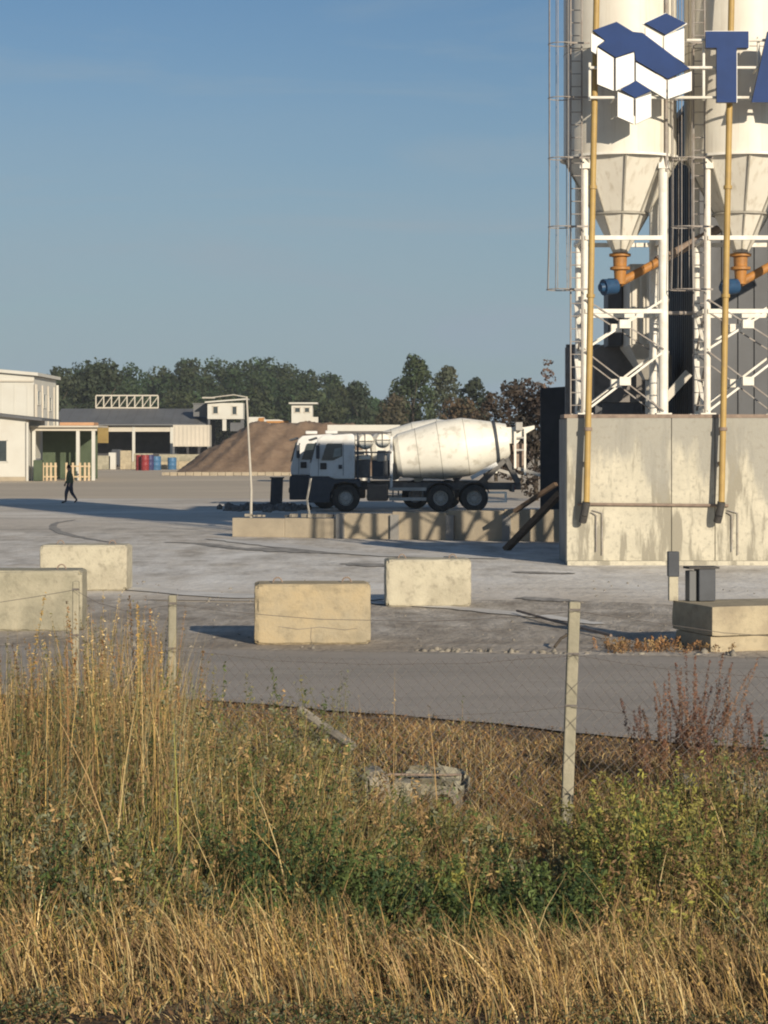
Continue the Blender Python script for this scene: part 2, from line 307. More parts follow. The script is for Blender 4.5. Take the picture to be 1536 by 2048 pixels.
def tag(o, label=None, cat=None, group=None, kind=None):
    if label: o['label'] = label
    if cat: o['category'] = cat
    if group: o['group'] = group
    if kind: o['kind'] = kind
    return o
def thing(name, label, cat, loc=(0, 0, 0), rz=0.0, group=None):
    o = bpy.data.objects.new(name, None); C.objects.link(o); o.empty_display_size = 0.2
    o.location = loc; o.rotation_euler = (0, 0, rz)
    return tag(o, label, cat, group)
KIDS = {}
def copy_tree(o, parent=None):
    c = o.copy(); C.objects.link(c)
    if parent is not None: c.parent = parent
    for ch in [x for x in C.objects if x.parent == o]: copy_tree(ch, c)
    return c
def part_copy(o, parent, loc=None, rot=None):
    c = o.copy(); C.objects.link(c); c.parent = parent
    if loc is not None: c.location = loc
    if rot is not None: c.rotation_euler = rot
    return c

def npmesh(name, V, quads=None, tris=None, col=None, m=None, parent=None):
    me = bpy.data.meshes.new(name)
    V = np.asarray(V, np.float32); nq = 0 if quads is None else len(quads); ntr = 0 if tris is None else len(tris)
    me.vertices.add(len(V)); me.vertices.foreach_set('co', V.ravel())
    li = []
    if nq: li.append(np.asarray(quads, np.int32).ravel())
    if ntr: li.append(np.asarray(tris, np.int32).ravel())
    li = np.concatenate(li); me.loops.add(len(li)); me.loops.foreach_set('vertex_index', li)
    me.polygons.add(nq + ntr)
    st = np.concatenate([np.arange(nq) * 4, nq * 4 + np.arange(ntr) * 3]).astype(np.int32)
    me.polygons.foreach_set('loop_start', st)
    me.update(calc_edges=True)
    if col is not None:
        a = me.attributes.new('tint', 'FLOAT_COLOR', 'POINT')
        cc = np.ones((len(V), 4), np.float32); cc[:, :3] = col; a.data.foreach_set('color', cc.ravel())
    if m: me.materials.append(m)
    o = bpy.data.objects.new(name, me); C.objects.link(o)
    if parent is not None: o.parent = parent
    return o

# ------------------------------------------------------------------ ground, road, yard
NEX = [-60, -8, -4.3, -1.57, 0.0, 1.36, 2.3, 3.5, 6, 60]
NEY = [40, 26.6, 25.3, 24.6, 23.5, 22.5, 21.7, 20.8, 19.8, 5]
def near_edge(x): return np.interp(x, NEX, NEY)
def far_edge(x): return 30.5 - 0.175 * np.asarray(x, float)
UX = [-100, 0, 0.6, 2.0, 4.0, 6.5, 9.0, 11.5, 14, 60]
UZ = [-0.012, -0.012, -0.05, -0.10, -0.26, -0.40, -0.25, -0.02, 0.04, 0.0]
def gz(x, y):
    x = np.asarray(x, float); y = np.asarray(y, float)
    u = near_edge(x) - y
    z = np.interp(u, UX, UZ)
    w = np.clip(u - 0.3, 0, 1)
    return z + w * (0.05 * np.sin(x * 1.7 + y * 0.9) + 0.035 * np.sin(x * 3.9 - y * 2.3) + 0.02 * np.sin(x * 7.1 + y * 5.3))
xs = np.concatenate([[-4000, -1500, -500, -200, -80, -40, -20, -14], np.arange(-10, 10.01, 0.25), [14, 20, 40, 80, 200, 500, 1500, 4000]])
ys = np.concatenate([[-200, -40, 0, 4], np.arange(7, 32, 0.25), [34, 40, 60, 100, 200, 400, 900, 2000, 6000]])
gx, gy = np.meshgrid(xs, ys)
gzz = gz(gx, gy)
far = np.abs(gx) > 14
gzz = np.where(far & (gy < 32), np.minimum(gzz, -0.05), gzz)
V = np.stack([gx.ravel(), gy.ravel(), gzz.ravel()], 1)
nx, ny = len(xs), len(ys)
idx = np.arange(nx * ny).reshape(ny, nx)
Q = np.stack([idx[:-1, :-1].ravel(), idx[:-1, 1:].ravel(), idx[1:, 1:].ravel(), idx[1:, :-1].ravel()], 1)
g = npmesh('ground', V, quads=Q, m=EARTHM); g['kind'] = 'structure'
g.data.materials.append(FARM)
mi = np.zeros(len(Q), np.int32); cy = V[Q].mean(1)[:, 1]; mi[cy > 33] = 1
g.data.polygons.foreach_set('material_index', mi)

def strip(name, ea, eb, x0, x1, z, m, n=160, jit=0.0):
    xx = np.linspace(x0, x1, n)
    ja = jit * (np.sin(xx * 2.1) + 0.6 * np.sin(xx * 5.7 + 1) + 0.4 * np.sin(xx * 13.3)) if jit else 0
    a = np.stack([xx, ea(xx) + ja, np.full(n, z)], 1); b = np.stack([xx, eb(xx) + ja * 0.6, np.full(n, z)], 1)
    V = np.concatenate([a, b]); i = np.arange(n - 1)
    o = npmesh(name, V, quads=np.stack([i, i + 1, i + 1 + n, i + n], 1), m=m); o['kind'] = 'structure'; return o
strip('yard', lambda x: far_edge(x) + 0.0 * x + 9.3, lambda x: 0 * x + 112, -45, 45, 0.0, YARDM)
strip('dirt_apron', lambda x: far_edge(x) - 0.25, lambda x: far_edge(x) + 9.6 + 0.8 * np.sin(x * 0.6), -14, 14, 0.004, DIRTM, jit=0.06)
strip('road', lambda x: near_edge(x), lambda x: far_edge(x), -14, 14, 0.008, ROADM, jit=0.05)

strip('road_lip', lambda x: far_edge(x) - .10 + .05 * np.sin(x * 9.1) + .04 * np.sin(x * 23), lambda x: far_edge(x) + .14 + .06 * np.sin(x * 6.3 + 1), -14, 14, 0.011, DIRTM, n=400)
# tyre track arcs and dark streaks lying on the yard
def track(pts, w, m, name='tyre_mark', z=0.012):
    mb = MB(); L = []
    for i, (x, y) in enumerate(pts):
        a = Vector(pts[max(i - 1, 0)]); b = Vector(pts[min(i + 1, len(pts) - 1)]); d = (b - a).normalized(); n = Vector((-d.y, d.x))
        ww = w * (0.4 + 0.6 * math.sin(math.pi * (i + 0.5) / len(pts))) * rnd.uniform(0.7, 1.2)
        L.append((x + n.x * ww, y + n.y * ww, z)); L.append((x - n.x * ww, y - n.y * ww, z))
    mb.add(L, [(2 * i, 2 * i + 1, 2 * i + 3, 2 * i + 2) for i in range(len(pts) - 1)])
    o = mb.build(name, m); o['kind'] = 'structure'; return o
DARKT = ground_mat('tyre_rubber_mark', [((0.20, 0.19, 0.175), 0, 0, 0, 0, 0), ((0.45, 0.42, 0.38), 3.0, (1, 1, 1), 0.4, 0.6, 0.9)], bump=0.3)
PALET = ground_mat('pale_dust_streak', [((0.70, 0.68, 0.64), 0, 0, 0, 0, 0), ((0.5, 0.47, 0.43), 2.0, (0.4, 1, 1), 0.4, 0.6, 0.8)], bump=0.3)
def pxpath(l): return [(X(px, GD(py)), GD(py)) for px, py in l]
def smooth_path(l, n=28):
    p = np.array(l, float); t = np.linspace(0, len(p) - 1, n)
    q = np.stack([np.interp(t, np.arange(len(p)), p[:, k]) for k in (0, 1)], 1)
    for _ in range(4): q[1:-1] = (q[:-2] + q[1:-1] * 2 + q[2:]) / 4
    return [tuple(r) for r in q]
track(smooth_path(pxpath([(150, 1040), (110, 1046), (104, 1055), (120, 1066), (175, 1078), (240, 1088)])), 0.16, DARKT)
track(smooth_path(pxpath([(330, 1085), (400, 1087), (470, 1097), (520, 1102)])), 0.3, DARKT, z=0.013)
track(smooth_path(pxpath([(520, 1096), (570, 1101), (640, 1104), (700, 1108)])), 0.8, DARKT, z=0.014)
track(smooth_path(pxpath([(690, 1127), (760, 1132), (860, 1134)])), 0.5, DARKT, z=0.015)
track(smooth_path(pxpath([(1030, 1144), (1090, 1147), (1150, 1148)])), 0.35, DARKT, z=0.016)
track(smooth_path(pxpath([(1040, 1196), (1090, 1200), (1140, 1204)])), 0.35, DARKT, z=0.017)
track(smooth_path(pxpath([(-40, 1130), (200, 1170), (420, 1192), (640, 1196), (760, 1200)])), 0.55, PALET, z=0.018)
track(smooth_path(pxpath([(700, 1205), (900, 1216), (1100, 1236), (1200, 1250)])), 0.25, PALET, z=0.019)
track(smooth_path(pxpath([(420, 1078), (560, 1092), (760, 1112), (1000, 1118)])), 0.5, PALET, z=0.02)

# ------------------------------------------------------------------ trees
def leaf_quads(P, Nrm, size, col, jag=0.6, asp=0.62):
    """P (n,3) centres, Nrm rough normals, size (n,) -> verts, quads, colours"""
    n = len(P)
    a = rng.normal(size=(n, 3)); nn = Nrm + jag * rng.normal(size=(n, 3)); nn /= np.linalg.norm(nn, axis=1)[:, None] + 1e-9
    u = np.cross(nn, a); u /= np.linalg.norm(u, axis=1)[:, None] + 1e-9; v = np.cross(nn, u)
    s = size[:, None]
    q = np.stack([P - u * s, P + v * s * asp, P + u * s, P - v * s * asp], 1)
    q[:, 1] += nn * s * 0.18; q[:, 3] += nn * s * 0.18
    V = q.reshape(-1, 3); Qd = np.arange(n * 4).reshape(n, 4)
    return V, Qd, np.repeat(col, 4, axis=0)

def crown_arrays(blobs, nleaf, size, base, var):
    """blobs: list of (centre, radius vec, tint multiplier)"""
    Ps, Ns, Cs = [], [], []
    w = np.array([b[1][0] * b[1][2] for b in blobs]); w = w / w.sum()
    for (c, r, t), f in zip(blobs, w):
        n = max(12, int(nleaf * f))
        d = rng.normal(size=(n, 3)); d /= np.linalg.norm(d, axis=1)[:, None]
        rad = rng.uniform(0.62, 1.08, n)[:, None]
        Ps.append(np.array(c) + d * np.array(r) * rad); Ns.append(d)
        k = np.array(base)[None] * t * rng.uniform(1 - var, 1 + var, (n, 1)) * np.array([1 + 0.12 * rng.uniform(-1, 1), 1, 1])
        Cs.append(k)
    P = np.concatenate(Ps); Nn = np.concatenate(Ns); K = np.concatenate(Cs)
    return leaf_quads(P, Nn, size * rng.uniform(0.6, 1.4, len(P)), K)

def crown_blobs(h, w, bottom, n, seed, tint=0.18):
    r = random.Random(seed); out = []
    for i in range(n):
        t = (i + r.random()) / n; z = bottom + (h - bottom) * (0.08 + 0.86 * t)
        prof = math.sin(math.pi * min(1, 0.18 + 0.78 * t)) ** 0.7
        a = r.uniform(0, 6.283); rr = w / 2 * prof * math.sqrt(r.random()) * 0.8
        br = w * r.uniform(0.13, 0.24)
        out.append(((rr * math.cos(a), rr * math.sin(a), min(z, h - br * 0.7)), (br, br, br * r.uniform(0.7, 1.0)), 1 + r.uniform(-tint, tint)))
    return out

def make_tree(name, label, px, top, D, w, base, nleaf=2600, size=0.33, bottom=None, blobs=26, seed=1, group=None, var=0.25):
    h = Z(top, D); bottom = h * 0.18 if bottom is None else bottom
    t = thing(name, label, 'tree', (X(px, D), D, -0.05), 0, group)
    mb = MB(); r = random.Random(seed)
    mb.cyl((0, 0, 0), (0, 0, h * 0.55), w * 0.045, w * 0.02, 8)
    for k in range(6):
        a = r.uniform(0, 6.28); z0 = h * r.uniform(0.2, 0.55)
        mb.cyl((0, 0, z0), (math.cos(a) * w * 0.3, math.sin(a) * w * 0.3, z0 + h * 0.25), w * 0.016, w * 0.006, 6)
    mb.build('trunk', BARK, t)
    V, Qd, K = crown_arrays(crown_blobs(h, w, bottom, blobs, seed), nleaf, size, base, var)
    npmesh('crown', V, quads=Qd, col=K, m=LEAFT, parent=t)
    return t

# far wood, one mass
Vs, Qs, Ks, off = [], [], [], 0
top_px = [60, 130, 190, 250, 310, 370, 440, 500, 560, 620, 670, 700, 730, 770, 800]
top_py = [760, 742, 728, 735, 742, 724, 716, 718, 722, 730, 745, 762, 778, 800, 812]
wr = random.Random(5)
for row, (D0, sc, nT) in enumerate(((470, 1.0, 40), (430, 0.9, 34), (405, 0.7, 30))):
    for i in range(nT):
        px = -60 + (900 - row * 8) * (i + wr.uniform(0.1, 0.9)) / nT
        D = D0 + wr.uniform(-12, 12)
        h = Z(np.interp(px, top_px, top_py), D) * sc * wr.uniform(0.92, 1.06)
        if h < 3: h = 3
        w = wr.uniform(6.5, 10)
        tone = wr.uniform(0.6, 1.05); base = (0.043 * tone * wr.uniform(0.9, 1.3), 0.07 * tone, 0.03 * tone)
        V, Qd, K = crown_arrays(crown_blobs(h, w, 0.5, 26, wr.random(), 0.25), 1700, 0.36, base, 0.3)
        V = V + np.array([X(px, D), D, 0]); Vs.append(V); Qs.append(Qd + off); Ks.append(K); off += len(V)
o = npmesh('woodland', np.concatenate(Vs), quads=np.concatenate(Qs), col=np.concatenate(Ks), m=LEAFT)
tag(o, 'dark green wood of poplars closing off the yard behind the grey shed', kind='stuff')

make_tree('broadleaf_tree', 'round dark tree showing just right of the white two-storey building', 108, 735, 330, 6.5, (0.045, 0.06, 0.034), seed=3)
make_tree('broadleaf_tree', 'broad dark tree rising behind the left end of the roof railing', 195, 724, 335, 11, (0.04, 0.056, 0.032), 4200, seed=4, blobs=34)
make_tree('poplar_tree', 'tallest lone tree with dark green crown, left of the pale tree', 826, 707, 300, 6.2, (0.05, 0.072, 0.034), 4200, size=0.27, seed=6, blobs=34, bottom=1.0)
make_tree('poplar_tree', 'pale grey-green tree touching the right of the tallest lone tree', 888, 726, 305, 5.4, (0.088, 0.098, 0.06), 3200, size=0.24, seed=8, blobs=30, bottom=0.6)
make_tree('broadleaf_tree', 'small dark round-headed tree between the pale tree and rusty thicket', 948, 752, 280, 5.4, (0.035, 0.05, 0.03), 2600, size=0.26, seed=9, bottom=0.6)
make_tree('broadleaf_tree', 'low brownish tree at the foot of the tallest lone tree', 790, 790, 290, 5.5, (0.075, 0.066, 0.04), 1800, size=0.26, seed=12, bottom=0.3)
make_tree('broadleaf_tree', 'dark green tree at the right-hand end of the far wood', 716, 762, 340, 6.0, (0.038, 0.054, 0.032), 2200, size=0.3, seed=14, bottom=0.3)
make_tree('broadleaf_tree', 'low olive tree with rusty leaves under the small round-headed tree', 925, 795, 240, 6.5, (0.085, 0.062, 0.036), 2200, size=0.24, seed=15, bottom=0.3)
make_tree('rusty_tree', 'reddish brown tree with withered leaves beside the dark hedge', 1040, 752, 150, 4.0, (0.06, 0.046, 0.036), 2600, size=0.15, seed=16, bottom=0.3)
make_tree('rusty_tree', 'smaller reddish brown tree left of the larger withered one', 992, 782, 160, 3.2, (0.066, 0.05, 0.037), 1800, size=0.15, seed=17, bottom=0.3)
make_tree('rusty_tree', 'dense dark brown thicket tree pressed against the dark bunker wall', 1072, 768, 108, 3.0, (0.055, 0.042, 0.034), 2400, size=0.11, seed=21, bottom=0.2)
make_tree('bare_tree', 'thin pale brown tree with sparse twigs showing over the dark side wall', 1098, 712, 120, 1.7, (0.17, 0.125, 0.10), 420, size=0.10, seed=18, bottom=3.5, blobs=10)

# ------------------------------------------------------------------ far yard: sheds, cabins, heap
def win(parent, c, w, h, fr=BWHITE, t=0.06, axis='y', side=-1):
    """framed window on a face with normal along -y (axis y) or +x (axis x)"""
    x, y, z = c
    mb = MB(); b = 0.08
    if axis == 'y':
        for dx, dz, sx, sz in ((0, h / 2, w + 2 * b, b), (0, -h / 2, w + 2 * b, b), (-w / 2, 0, b, h), (w / 2, 0, b, h)): mb.box((x + dx, y - t / 2 - 0.003, z + dz), (sx, t, sz))
        f = mb.build('window', fr, parent); MB().box((x, y - 0.012, z), (w - b, 0.02, h - b)).build('pane', GLASS, f)
    else:
        for dy, dz, sy, sz in ((0, h / 2, w + 2 * b, b), (0, -h / 2, w + 2 * b, b), (-w / 2, 0, b, h), (w / 2, 0, b, h)): mb.box((x + t / 2 + 0.003, y + dy, z + dz), (t, sy, sz))
        f = mb.build('window', fr, parent); MB().box((x + 0.012, y, z), (0.02, w - b, h - b)).build('pane', GLASS, f)
    return f

def ribs_x(mb, x0, x1, y, z0, z1, step, d=0.03, w=0.05):
    k = x0 + step / 2
    while k < x1: mb.box((k, y - d / 2 - 0.002, (z0 + z1) / 2), (w, d, z1 - z0)); k += step

# two-storey white hall
D = 172; xr = X(68, D); t = thing('industrial_hall', 'white two-storey metal-clad hall at left with shallow pitched roof', 'building', (xr, D, 0))
MB().prism([(-22, 0), (0, 0), (0, Z(752, D)), (-5, Z(741, D) + 0.2), (-22, Z(700, D))], 0, 11.5).build('wall', BWHITE, t)
MB().prism([(-22, Z(700, D) + .003), (0.35, Z(752, D) + .003), (0.35, Z(752, D) + 0.25), (-22, Z(700, D) + 0.25)], -0.35, 11.8).build('roof', BWHITE, t)
mb = MB(); mb.box((-11, -0.08, Z(762, D)), (22, 0.15, 0.12)); mb.build('trim', BBEIGE, t)
mb = MB(); ribs_x(mb, -22, 0, 0, 0.2, Z(768, D), 1.0); mb.build('cladding_rib', BWHITE, t)
MB().cyl((0.12, -0.1, 0), (0.12, -0.1, 7.2), 0.09, n=8).build('downpipe', BBEIGE, t)
for k, (yy, zz) in enumerate(((2.2, 6.2), (5.2, 6.0), (8.2, 5.8), (3.2, 3.2), (7.2, 3.2))): win(t, (0, yy, zz), 1.2, 1.1, axis='x')
MB().cyl((0.15, 11.2, 0), (0.15, 11.2, 7.4), 0.12, n=8).build('downpipe', BWHITE, t)
mb = MB()
for yy in (1.0, 4.0, 7.0, 10.2): mb.box((0.05, yy, 3.6), (0.09, 0.12, 7.2))
mb.build('side_batten', BBEIGE, t)
# annex in front
D = 161; xr = X(52, D); t = thing('gabled_annex', 'low white annex with a window and sloping dark-edged roof at left edge', 'building', (xr, D, 0))
MB().prism([(-14, 0), (0, 0), (0, Z(838, D)), (-14, Z(796, D))], 0, 9).build('wall', BWHITE, t)
MB().prism([(-14, Z(796, D) + .004), (1.2, Z(842, D) + .004), (1.2, Z(842, D) + 0.18), (-14, Z(796, D) + 0.18)], -0.5, 9.3).build('roof', SLATE, t)
win(t, (-1.95, 0, Z(902, D)), 1.2, 1.55)
MB().cyl((0.1, -0.12, 0), (0.1, -0.12, 4.2), 0.1, n=8).build('downpipe', BWHITE, t)
mb = MB(); ribs_x(mb, -14, -2.8, 0, 0.2, 4.4, 0.9, 0.02); mb.build('cladding_rib', BWHITE, t)
MB().box((-7, -0.06, 0.15), (14, 0.1, 0.3)).build('plinth', LOWW, t)
# carport
D = 163; x0, x1 = X(66, D), X(190, D); w = x1 - x0
t = thing('carport', 'open white carport with green tarpaulin back beside the white annex', 'shelter', (x0, D, 0))
for px in (68, 156, 187):
    MB().box((X(px, D) - x0, 0, 1.8), (0.24, 0.24, 3.6)).build('post', BWHITE, t)
MB().box((w / 2, 0, 3.72), (w + 0.3, 0.3, 0.24)).build('beam', BBEIGE, t)
MB().prism([(-0.3, 3.85), (w + 0.3, 3.85), (w + 0.3, 3.97), (-0.3, 3.97)], -0.5, 5.2).build('roof', BBEIGE, t)
MB().box((w * 0.7, 1.5, 4.1), (w * 0.55, 2.6, 0.22)).build('roof_tile_pile', TERRA, t)
MB().box((w / 2 - 0.2, 4.6, 1.9), (w - 0.4, 0.1, 3.7)).build('back_sheet', GREENP, t)
MB().box((w * 0.68, 2.0, 2.2), (0.16, 0.16, 2.9)).build('post', BBEIGE, t)
D2 = 161.0
o = thing('water_tank', 'dull green square tank at the left post of the carport', 'tank', (X(77, D2), D2, 0))
MB().box((0, 0, 0.75), (0.65, 0.7, 1.5)).build('tank_body', GREENP, o, bevel=0.05); MB().box((0, 0, 1.55), (0.3, 0.3, 0.12)).build('cap', SLATE, o)
for nm, lab, pxs in (('picket_panel', 'pale timber picket panel with four boards standing under the carport', (86, 94, 102, 111)),
                     ('picket_panel', 'shorter timber panel with worn boards behind the walking person', (133, 146, 160, 170, 178))):
    a, b = X(pxs[0], D2), X(pxs[-1], D2); o = thing(nm, lab, 'fence panel', (a, D2, 0))
    for px in pxs: MB().box((X(px, D2) - a, 0, 0.66), (0.15, 0.04, 1.3)).build('board', PALEW, o)
    MB().box(((b - a) / 2, 0.06, 1.05), (b - a + 0.2, 0.05, 0.1)).build('rail', PALEW, o); MB().box(((b - a) / 2, 0.06, 0.3), (b - a + 0.2, 0.05, 0.1)).build('rail', PALEW, o)
# grey shed
D = 238; x0, x1 = X(104, D), X(420, D); w = x1 - x0; zt, ze = Z(818, D), Z(851, D)
t = thing('open_shed', 'long low shed with grey sheet roof and dark open bays', 'shed', (x0, D, 0))
MB().prism([(0, ze), (w, ze), (w, ze + .14), (0, ze + .14)], -0.2, 0.0).build('eave', SLATE, t)
MB().add([(0, -0.4, ze), (w, -0.4, ze), (w, 7, zt), (0, 7, zt), (0, -0.4, ze + .14), (w, -0.4, ze + .14), (w, 7, zt + .14), (0, 7, zt + .14)],
         [(0, 3, 2, 1), (4, 5, 6, 7), (0, 1, 5, 4), (1, 2, 6, 5), (2, 3, 7, 6), (3, 0, 4, 7)]).build('roof', ROOFG, t)
mb = MB()
k = 0.5
while k < w:
    mb.beam((k, -0.42, ze + .15), (k, 7, zt + .15), 0.05, 0.05); k += 1.0
mb.build('roof_rib', ROOFG, t)
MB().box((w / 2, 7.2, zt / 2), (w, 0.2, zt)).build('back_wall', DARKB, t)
MB().box((w / 2, 0.3, ze - 0.35), (w, 0.2, 0.6)).build('lintel', BBEIGE, t)
for px in (108, 190, 267, 343, 418): MB().box((X(px, D) - x0, 0.25, ze / 2), (0.3, 0.25, ze - 0.05)).build('post', BWHITE, t)
MB().box((X(206, D) - x0, -0.15, Z(868, D)), (1.2, 0.1, 1.9)).build('hanging_sheet', YELT, t)
# railing / truss frame on the roof ridge
a, b = X(175, D), X(303, D); t = thing('roof_railing', 'pale lattice railing frame standing along the ridge of the grey shed', 'railing', (a, D + 7, zt + .15))
L = b - a; hh = Z(791, D + 7) - zt - .15
MB().box((L / 2, 0, hh), (L, 0.12, 0.14)).build('rail', BBEIGE, t); MB().box((L / 2, 0, 0.08), (L, 0.12, 0.14)).build('rail', BBEIGE, t)
for i in range(9): MB().box((L * i / 8, 0, hh / 2), (0.12, 0.1, hh - .08)).build('upright', BBEIGE, t)
for i in range(8):
    MB().beam((L * i / 8, 0, 0.15), (L * (i + 1) / 8, 0, hh - 0.1), 0.08).build('diagonal', BBEIGE, t)
D = 236
o = thing('vent_box', 'small blue-grey box vent at the right end of the shed roof', 'vent', (X(402, 240), 240, Z(833, 240)))
MB().box((0, 0, 0.65), (1.5, 1.5, 1.3)).build('box', ROOFG, o); MB().box((0, 0, 1.36), (1.7, 1.7, 0.1)).build('lid', ROOFG, o)
D = 230; o = thing('shipping_container', 'pale corrugated container box in front of the shed right end', 'container', (X(346, D), D, 0))
w = X(419, D) - X(346, D); z0, z1 = Z(893, D), Z(850, D)
MB().box((w / 2, 1.3, (z0 + z1) / 2), (w, 2.5, z1 - z0)).build('shell', BBEIGE, o)
mb = MB(); ribs_x(mb, 0.05, w, 0.05, z0 + .1, z1 - .1, 0.42, 0.05, 0.16); mb.build('corrugation', BBEIGE, o)
for px in (347, 418):
    MB().box((X(px, D) - X(346, D), 0.15, z0 / 2), (0.2, 0.2, z0 - .004)).build('leg', SLATE, o); MB().box((X(px, D) - X(346, D), 2.3, z0 / 2), (0.2, 0.2, z0 - .004)).build('leg', SLATE, o)
# site cabins
def cabin(D, pxa, pxb, ytop, ybot, label, wins, roof_tilt=0.0, name='site_cabin'):
    x0 = X(pxa, D); w = X(pxb, D) - x0; z0, z1 = Z(ybot, D), Z(ytop, D)
    t = thing(name, label, 'cabin', (x0, D, 0))
    MB().box((w / 2, 1.3, (z0 + z1) / 2), (w, 2.6, z1 - z0)).build('wall', BWHITE, t)
    MB().prism([(-0.25, z1 + .004), (w + 0.5, z1 + .004 + roof_tilt), (w + 0.5, z1 + .15 + roof_tilt), (-0.25, z1 + .15)], -0.5, 2.8).build('roof', BWHITE, t)
    for (px, py, ww, wh) in wins: win(t, (X(px, D) - x0, 0, Z(py, D)), ww, wh, BBEIGE)
    for a in (0.15, w - 0.15):
        for yy in (0.2, 2.4): MB().box((a, yy, z0 / 2), (0.22, 0.22, z0 - .004)).build('leg', SLATE, t)
    return t
c1 = cabin(237, 415, 486, 806, 838, 'white site cabin raised on legs with a thin sloping canopy roof', ((431, 820, .55, .8), (469, 821, .5, .9)), 0.35)
MB().box((1.8, -0.1, Z(850, 237)), (0.4, 0.5, 1.2)).build('stair_box', BWHITE, c1); MB().box((3.0, 0.6, Z(850, 237) - 0.2), (1.2, 1.4, 0.9)).build('equipment_box', SLATE, c1)
c2 = cabin(222, 583, 625, 808, 846, 'small white control cabin with two square windows peeking over the heap', ((595, 820, .55, .5), (614, 820, .5, .5)), 0.0)
MB().box((X(628, 222) - X(583, 222), 0.6, Z(843, 222)), (0.8, 1.0, 0.9)).build('side_box', BWHITE, c2)
D = 224; o = thing('wheel_loader', 'orange and white loader top showing above the heap beside the raised cabin', 'loader', (X(497, D), D, 0))
zb = Z(846, D)
MB().prism([(0, zb - 1.6), (4.0, zb - 1.6), (4.2, zb + .1), (3.0, zb + .35), (1.6, zb + .35), (1.5, zb + .6), (0, zb + .6)], 0, 2).build('body', BWHITE, o, bevel=.05)
MB().prism([(0.9, zb + .02), (1.5, zb + .0), (1.6, zb + .55), (1.0, zb + .5)], -0.05, -0.01).build('engine_cover', ORNG, o)
MB().box((2.9, -0.1, zb + .1), (2.2, .2, .2)).build('boom', ORNG, o)
for a in (0.8, 3.4):
    MB().cyl((a, -0.15, .8), (a, .45, .8), .8, n=20).build('wheel', TYRE, o, smooth=40); MB().cyl((a, 1.6, .8), (a, 2.2, .8), .8, n=20).build('wheel', TYRE, o, smooth=40)
MB().box((2.1, 1, (zb - 1.6 + .9) / 2 + .3), (3.2, 1.2, zb - 2)).build('frame', SLATE, o)
# gravel heap (cone-like ridge)
D = 198; xa, xb = X(332, 189), X(830, 189)
nx, ny = 90, 50; V = []; hgt = Z(847, D)
for j in range(ny):
    for i in range(nx):
        u = i / (nx - 1); v = j / (ny - 1); x = xa + (xb - xa) * u; y = 187 + 22 * v
        xr = (x - X(332, 189)) / (X(505, D) - X(332, 189)); ridge = min(1, max(0, xr)) * min(1, max(0, (xb - x) / 5.5)); ridge = ridge ** 0.92
        prof = max(0, 1 - abs(v - 0.5) * 2); prof = min(1, prof * 1.12) ** 0.95
        n = 0.10 * math.sin(x * 1.3 + y * .4) + 0.08 * math.sin(x * 2.9 - y * 1.1) + .06 * math.sin(x * 5.3 + y * 3.1) + rnd.uniform(-.09, .09)
        z = hgt * min(ridge, 1) * prof
        z = min(z, hgt * min(ridge, prof * 1.25)); V.append((x, y, max(-0.05, z + n * min(1, z)) if z > 0.02 else -0.06))
idx = np.arange(nx * ny).reshape(ny, nx); Q = np.stack([idx[:-1, :-1].ravel(), idx[:-1, 1:].ravel(), idx[1:, 1:].ravel(), idx[1:, :-1].ravel()], 1)
o = npmesh('gravel_heap', V, quads=Q, m=SOIL); tag(o, 'large brown heap of sandy gravel behind the lamp pole', 'heap')
mb = MB()
for i in range(17):
    x = X(338, 189) + i * 0.66; mb.box((x, 186.4 + rnd.uniform(-.1, .1), 0.14), (0.62, 0.5, 0.28 + rnd.uniform(-.03, .05)))
o = mb.build('kerb', LOWW); tag(o, 'low pale concrete edging along the foot of the gravel heap', 'kerb')
# long white flat roof behind the trucks
D = 150; o = thing('flat_canopy', 'long white flat canopy roof showing just above the truck cabs', 'canopy', (X(655, D), D, 0)); w = X(800, D) - X(655, D)
MB().box((w / 2, 2, Z(856, D)), (w, 4, 0.42)).build('roof', BWHITE, o); MB().box((w / 2, 0.2, Z(868, D)), (w - .2, 0.2, 0.35)).build('fascia', SLATE, o)
for a in (0.2, w / 2, w - 0.2): MB().box((a, 2, Z(856, D) / 2 - .12), (0.2, 0.2, Z(856, D) - .44)).build('post', BWHITE, o)
# oil drums
def oil_drum(px, py, D, m, label, h=1.35, r=.5):
    o = thing('oil_drum', label, 'drum', (X(px, D), D, 0), group='drums by the concrete blocks')
    MB().lathe([(0, 0), (r, 0), (r, h * .3), (r * 1.06, h * .33), (r, h * .36), (r, h * .64), (r * 1.06, h * .67), (r, h * .7), (r, h), (r * .9, h - .02), (0, h - .02)], 18).build('shell', m, o, smooth=40)
    MB().cyl((r * .5, 0, h - .02), (r * .5, 0, h + .04), .08, n=8).build('cap', SLATE, o)
oil_drum(280, 940, 220, REDP, 'dark red drum beside the stacked blocks, left of the navy one', 1.5, .42)
oil_drum(290, 940, 219, REDP, 'second red drum touching the navy drum', 1.5, .4)
oil_drum(300, 938, 221, NAVYP, 'navy drum between the red drums and the blue drum', 1.5, .38)
oil_drum(312, 938, 222, BLUEP, 'light blue drum right of the navy drum', 1.35, .5)
oil_drum(344, 925, 226, BLUEP, 'small blue drum half hidden by the edge of the gravel heap', 1.2, .45)
def far_block(px, D, w, z, m, label, h=.8, d=.8):
    o = MB().box((0, 0, h / 2), (w, d, h)).build('stacked_block', m, bevel=.04, loc=(X(px, D), D, z)); tag(o, label, 'concrete block', 'blocks stacked before the shed')
far_block(283, 228, 2.6, 0, CONC2, 'pale concrete block at the bottom of the stack behind the red drum')
far_block(287, 228, 1.9, .805, CONC2, 'pale concrete block on top of the stack behind the red drum')
far_block(335, 229, 2.2, 0, CONC, 'long cream concrete block behind the light blue drum')
